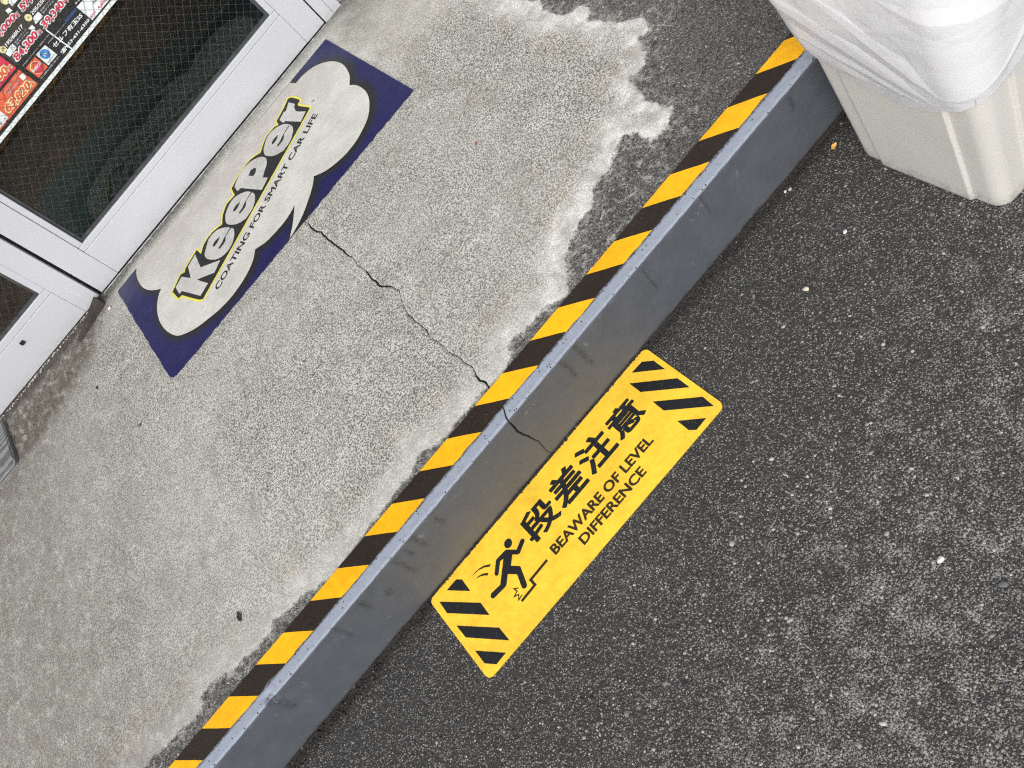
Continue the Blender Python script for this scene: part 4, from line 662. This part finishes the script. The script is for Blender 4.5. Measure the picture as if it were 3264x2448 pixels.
for i in range(nn_):
    j = (i + 1) % nn_; bm.faces.new((lo_[i], lo_[j], md[j], md[i])); bm.faces.new((md[i], md[j], tp[j], tp[i]))
bm.faces.new(tp); tag(bm_obj('rubber_mat', bm, M_MAT), 'grey ringed rubber mat with rounded corner lying under the fixed window', 'mat')
n = 420; gxp = -0.19 - rng.random(n) * 0.62; gp = np.column_stack([gxp, YD - 0.004 - np.abs(rng.normal(0, 0.006, n))])
go = stones('loose_grit', gp, np.exp(rng.normal(math.log(0.0022), 0.4, n)).clip(0.001, 0.0055), np.where(rng.random(n) < 0.38, 0.8 + 0.2 * rng.random(n), 0.05 + 0.2 * rng.random(n)), rng.random(n) * 0.5, M_STONE, None, H + 0.0008); tag(go, 'pale and dark grit washed along the foot of the fixed window', 'grit', kind='stuff')
n = 260; gp = np.column_stack([-0.18 - rng.random(n) * 0.6, YD - 0.02 - rng.random(n) ** 1.5 * 0.16]); go2 = stones('soil_crumbs', gp, np.exp(rng.normal(math.log(0.0014), 0.35, n)), np.where(rng.random(n) < 0.15, 0.6, 0.05), np.full(n, 0.8), M_STONE, None, H + 0.0008); tag(go2, 'brown soil crumbs on the stained cement by the fixed window', 'soil', kind='stuff')
def pebble(name, x, y, z, r, col, label, cat, flat_=0.6):
    bm = bmesh.new(); bmesh.ops.create_icosphere(bm, subdivisions=2, radius=r); a = random.random() * 6
    for v in bm.verts:
        k = 1 + 0.25 * math.sin(v.co.x / r * 2.3 + a) * math.cos(v.co.y / r * 1.9 + a); v.co = Vector((v.co.x * 1.15 * k, v.co.y * 0.85 * k, v.co.z * flat_))
    bmesh.ops.rotate(bm, verts=bm.verts, matrix=Matrix.Rotation(a, 3, 'Z')); bmesh.ops.translate(bm, verts=bm.verts, vec=(x, y, z + r * flat_ * 0.8))
    return tag(bm_obj(name, bm, plain(name + '_stone', col, 0.7, var=0.35, scale=150), None, True), label, cat)
pebble('pebble', 0.8344, -0.1761, 0.0, 0.0052, (0.52, 0.48, 0.38), 'large cream pebble in the dark asphalt near the striped step', 'pebble', 0.5)
pebble('pebble', 0.9509, -0.161, 0.0, 0.0042, (0.60, 0.59, 0.66), 'white angular pebble on the asphalt between step and bin', 'pebble', 0.5)
pebble('pebble', 0.9703, -0.0119, 0.0, 0.0030, (0.72, 0.72, 0.70), 'small round white pebble close under the grey riser', 'pebble')
pebble('pebble', 0.9771, -0.0169, 0.0, 0.0036, (0.34, 0.35, 0.35), 'small grey pebble close under the grey riser', 'pebble')
pebble('pebble', 0.6023, -0.6124, 0.0, 0.0052, (0.60, 0.59, 0.57), 'bright white pebble in the open asphalt beyond the yellow sticker', 'pebble', 0.5)
pebble('pebble', 0.6229, -0.6902, 0.0, 0.0055, (0.105, 0.112, 0.12), 'large blue grey pebble in the open asphalt beyond the yellow sticker', 'pebble', 0.45)
pebble('pebble', -0.2534, 0.8646, H, 0.0045, (0.10, 0.095, 0.08), 'dark round pebble on the pale cement', 'pebble')
pebble('pebble', -0.1707, 1.3486, H, 0.0050, (0.72, 0.68, 0.63), 'white stone chip on the cement beside the wedge', 'pebble')
def scrap(name, pts, z, mat, label, cat, curl=0.003):
    if area2(pts) < 0: pts = pts[::-1]
    cx_ = sum(p[0] for p in pts) / len(pts); cy_ = sum(p[1] for p in pts) / len(pts); n_ = len(pts)
    v_ = [(a, b, z + 0.0012 + curl * abs(math.sin(i * 1.7))) for i, (a, b) in enumerate(pts)] + [(cx_, cy_, z + 0.0012)]
    o = mesh(name, v_, [(i, (i + 1) % n_, n_) for i in range(n_)], mat); s = o.modifiers.new('thickness', 'SOLIDIFY'); s.thickness = 0.0006; s.offset = -1; return tag(o, label, cat)
lf = lambda x, y, a, l, w: [(x + l * u * math.cos(a) - w * v * math.sin(a), y + l * u * math.sin(a) + w * v * math.cos(a)) for u, v in ((-1, 0), (-0.5, 0.7), (0.1, 1), (0.6, 0.6), (1, 0), (0.6, -0.6), (0.1, -0.9), (-0.5, -0.6))]
M_LEAF = plain('yellow_leaf', (0.70, 0.40, 0.10), 0.6, var=0.2, scale=90); M_DLEAF = plain('dark_leaf', (0.030, 0.026, 0.020), 0.8, var=0.3, scale=120); M_REDS = plain('red_paper', (0.30, 0.035, 0.045), 0.6)
scrap('fallen_leaf', lf(1.0809, -0.0298, 0.2, 0.0075, 0.0045), 0.0, M_LEAF, 'tiny yellow fallen leaf on the asphalt next to the bin', 'leaf', 0.004)
scrap('fallen_leaf', lf(-0.2545, 0.1925, 1.45, 0.0125, 0.0050), H, M_DLEAF, 'dark dried leaf on the pale cement near the striped tape', 'leaf')
scrap('fallen_leaf', lf(-0.3087, 1.1283, 1.5, 0.0075, 0.0030), H, M_DLEAF, 'tiny black dried leaf on the cement near the navy sticker', 'leaf')
scrap('paper_scrap', lf(0.7218, 0.5653, 0.9, 0.0055, 0.0022), H, M_REDS, 'tiny red scrap on the pocked cement', 'scrap', 0.001)

# ------------------------------------------------------------------ waste bin
BX, BY, HALF = 1.0805 + 0.1425, -0.2185, 0.1425
def side(t):
    """how far the wall stands in from the outermost line at position t along a side"""
    a = abs(t); return 0.0055 * float(sstep(0.0822, 0.0858, np.array(a)))
SIDE_T = [-0.1125, -0.10, -0.088, -0.0859, -0.0848, -0.084, -0.0832, -0.0821, -0.08, -0.06, -0.03, 0.0, 0.03, 0.06, 0.08, 0.0821, 0.0832, 0.084, 0.0848, 0.0859, 0.088, 0.10]
def plan(n_side=len(SIDE_T), rc=0.030):
    pts = []
    for k in range(4):
        L = HALF - rc
        for i in range(n_side):
            t = SIDE_T[i]; pts.append((t, HALF - side(t), k))
        for i in range(10):
            a = math.pi / 2 * i / 10; pts.append((L + (rc - 0.0055) * math.sin(a) + 0.0, L + (rc - 0.0055) * math.cos(a), k))
    out = []
    for t, d, k in pts:
        c_, s_ = math.cos(k * math.pi / 2), math.sin(k * math.pi / 2); x, y = t, d
        out.append((x * c_ + y * s_, -x * s_ + y * c_))
    return out
PL = plan(); NP_ = len(PL); ZTOP = 0.56; TAP = 0.040
wb = empty('waste_bin', (BX, BY, 0)); tag(wb, 'tall tapered beige plastic waste bin standing on the asphalt beside the step', 'waste bin')
rings = [(0.0005, 0.965), (0.0015, 0.982), (0.005, 0.995), (0.012, 1.0)] + [(z, 1.0) for z in np.linspace(0.03, ZTOP - 0.03, 14)] + [(ZTOP - 0.028, 1.05), (ZTOP, 1.06), (ZTOP + 0.003, 1.045), (ZTOP, 1.02), (ZTOP - 0.03, 0.985)] + [(z, 0.975) for z in np.linspace(ZTOP - 0.08, 0.02, 8)]
bvts = []
for z, s_ in rings:
    g = s_ * (1 + TAP * z / HALF)
    bvts += [(BX + x * g, BY + y * g, z) for x, y in PL]
bf = [(r * NP_ + i, r * NP_ + (i + 1) % NP_, (r + 1) * NP_ + (i + 1) % NP_, (r + 1) * NP_ + i) for r in range(len(rings) - 1) for i in range(NP_)]
bf = [f_[::-1] for f_ in bf] + [tuple(range(NP_))] + [tuple(range((len(rings) - 1) * NP_, len(rings) * NP_))[::-1]]
body = mesh('bin_body', bvts, bf, M_BIN, wb, True)
for e in body.data.polygons[-2:]: e.use_smooth = False

# plastic liner folded over the rim, hem hanging low at the corner
def around(u, off, rc):
    """point on a rounded square, u in 0..1, starting on the side facing the camera's left (−x), returns x, y, outward normal"""
    L = HALF - 0.030; h_ = HALF + off; seg = 2 * L; arc = math.pi / 2 * rc; per = 4 * (seg + arc); d = (u % 1.0) * per; k = int(d // (seg + arc)); r = d - k * (seg + arc)
    if r < seg: t, n_ = -L + r, (0.0, 1.0); p = (t, h_); nrm = n_
    else: a = (r - seg) / rc; p = (L + (h_ - L) * math.sin(a), L + (h_ - L) * math.cos(a)); nrm = (math.sin(a), math.cos(a))
    return p, nrm, k
# sides in order: k=0 is −x (towards the left), then −y, +x, +y
ROT = {0: lambda x, y: (-y, -x), 1: lambda x, y: (x, -y), 2: lambda x, y: (y, x), 3: lambda x, y: (-x, y)}
def bag_point(u, t, inner=False):
    (px, py), (nx_, ny_), k = around(u, 0.0, 0.034)
    x, y = ROT[k](px, py); nx2, ny2 = ROT[k](nx_, ny_)
    return x, y, nx2, ny2, k
def tri(v): v = v - math.floor(v); return 1 - abs(2 * v - 1)
NS, NT = 640, 130
PERM = 4 * (2 * (HALF - 0.030) + math.pi / 2 * 0.034)
rb_ = random.Random(12)
# stiff film: flat facets between irregular nodes on the unrolled skirt (s = metres round the bin, z = height)
lines = [((-0.06, 0.432), 0.0050, (0.205, 0.262), 0.0040), ((-0.04, 0.352), 0.0022, (0.195, 0.250), 0.0024), ((0.045, 0.465), 0.0055, (0.222, 0.285), 0.0050), ((0.43, 0.435), 0.0060, (0.250, 0.292), 0.0065), ((0.37, 0.318), 0.0030, (0.262, 0.280), 0.0030), ((0.020, 0.412), 0.0008, (0.150, 0.388), 0.0012), ((0.175, 0.470), 0.0048, (0.310, 0.410), 0.0040), ((0.45, 0.350), 0.0038, (0.300, 0.322), 0.0015)]
nodes, cedges = [], []
for p_, a_, q_, c_ in lines: cedges.append((len(nodes), len(nodes) + 1)); nodes += [(*p_, a_), (*q_, c_)]
def far_(x, z): return all(math.hypot(x - q[0], z - q[1]) > 0.042 for q in nodes)
def segd(x, z, p_, q_):
    dx, dz = q_[0] - p_[0], q_[1] - p_[1]; t = min(1, max(0, ((x - p_[0]) * dx + (z - p_[1]) * dz) / (dx * dx + dz * dz))); return math.hypot(x - p_[0] - t * dx, z - p_[1] - t * dz)
for _ in range(2500):
    x, z = rb_.uniform(-0.15, 1.2), rb_.uniform(0.19, 0.60)
    if far_(x, z) and all(segd(x, z, p_, q_) > 0.014 for p_, a_, q_, c_ in lines): nodes.append((x, z, rb_.choice((-0.0022, -0.0008, 0.0, 0.0010, 0.0026))))
from mathutils.geometry import delaunay_2d_cdt
bu = np.linspace(0, 1, NS, endpoint=False); hz_tab = [(-0.10, 0.315), (-0.05, 0.300), (-0.015, 0.2816), (0.016, 0.268), (0.052, 0.247), (0.088, 0.235), (0.129, 0.2250), (0.165, 0.2330), (0.212, 0.2590), (0.245, 0.288), (0.285, 0.270), (0.34, 0.262), (0.44, 0.268), (0.52, 0.30), (0.62, 0.285), (0.75, 0.32), (0.85, 0.30), (0.90, 0.315)]
hz = np.interp(np.where(bu > 0.9, bu - 1, bu), [a for a, b in hz_tab], [b for a, b in hz_tab])
tt = np.linspace(0, 1, NT + 1); ZZ = (ZTOP + 0.008) + (hz[:, None] - ZTOP - 0.008) * tt[None]; SS = np.broadcast_to(np.where(bu > 0.9, bu - 1, bu)[:, None] * PERM, ZZ.shape)
def facets(nodes, cedges, dflt):
    dv_, _, df_, dorig, *_r = delaunay_2d_cdt([Vector((a, b)) for a, b, c_ in nodes], cedges, [], 0, 1e-6, True)
    dval = [nodes[o_[0]][2] if o_ else dflt for o_ in dorig]; fac = np.zeros(ZZ.shape)
    for f_ in df_:
        (x1, y1), (x2, y2), (x3, y3) = (dv_[i] for i in f_); den = (y2 - y3) * (x1 - x3) + (x3 - x2) * (y1 - y3)
        if abs(den) < 1e-9: continue
        ii = np.nonzero((SS[:, 0] >= min(x1, x2, x3) - 1e-4) & (SS[:, 0] <= max(x1, x2, x3) + 1e-4))[0]
        if not len(ii): continue
        s_, z_ = SS[ii], ZZ[ii]; l1 = ((y2 - y3) * (s_ - x3) + (x3 - x2) * (z_ - y3)) / den; l2 = ((y3 - y1) * (s_ - x3) + (x1 - x3) * (z_ - y3)) / den; l3 = 1 - l1 - l2
        fac[ii] = np.where((l1 >= 0) & (l2 >= 0) & (l3 >= 0), l1 * dval[f_[0]] + l2 * dval[f_[1]] + l3 * dval[f_[2]], fac[ii])
    return fac
fac = facets(nodes, cedges, 0.004) + facets([(rb_.uniform(-0.2, 1.3), rb_.uniform(0.18, 0.62), rb_.gauss(0, 0.0006)) for _ in range(900)], [], 0.0)
T_ = np.broadcast_to(tt[None], ZZ.shape)
OFF = TAP * ZZ + 0.0065 + 0.012 * np.sin(np.pi * np.minimum(1, T_ * 1.0)) + 0.010 * np.maximum(0, 1 - T_ * 6) + 0.72 * fac * 0.7
hb = ZZ - hz[:, None]; OFF = OFF - 0.0022 * (hb < 0.016) * (np.abs(SS - 0.05) < 0.2); OFF = np.maximum(OFF, TAP * ZZ + 0.0025)
bag_v, bag_f = [], []; NIN = 8
for i in range(NS):
    x, y, nx2, ny2, k = bag_point(bu[i], 0)
    for j in range(NIN):
        z = 0.06 + (ZTOP + 0.006 - 0.06) * j / (NIN - 1); off = TAP * z - 0.016 + (0.018 if j == NIN - 1 else 0)
        bag_v.append((BX + x + nx2 * off, BY + y + ny2 * off, z))
    for j in range(NT + 1): bag_v.append((BX + x + nx2 * OFF[i, j], BY + y + ny2 * OFF[i, j], ZZ[i, j]))
NC = NIN + NT + 1
for i in range(NS):
    for j in range(NC - 1):
        a = i * NC + j; b = ((i + 1) % NS) * NC + j; bag_f.append((a, a + 1, b + 1, b))
bag_f.append(tuple(i * NC for i in range(NS)))
bag = mesh('bin_liner', bag_v, bag_f, M_BAG, None, False)
tag(bag, 'crumpled white plastic bag folded over the rim of the beige bin', 'plastic bag')
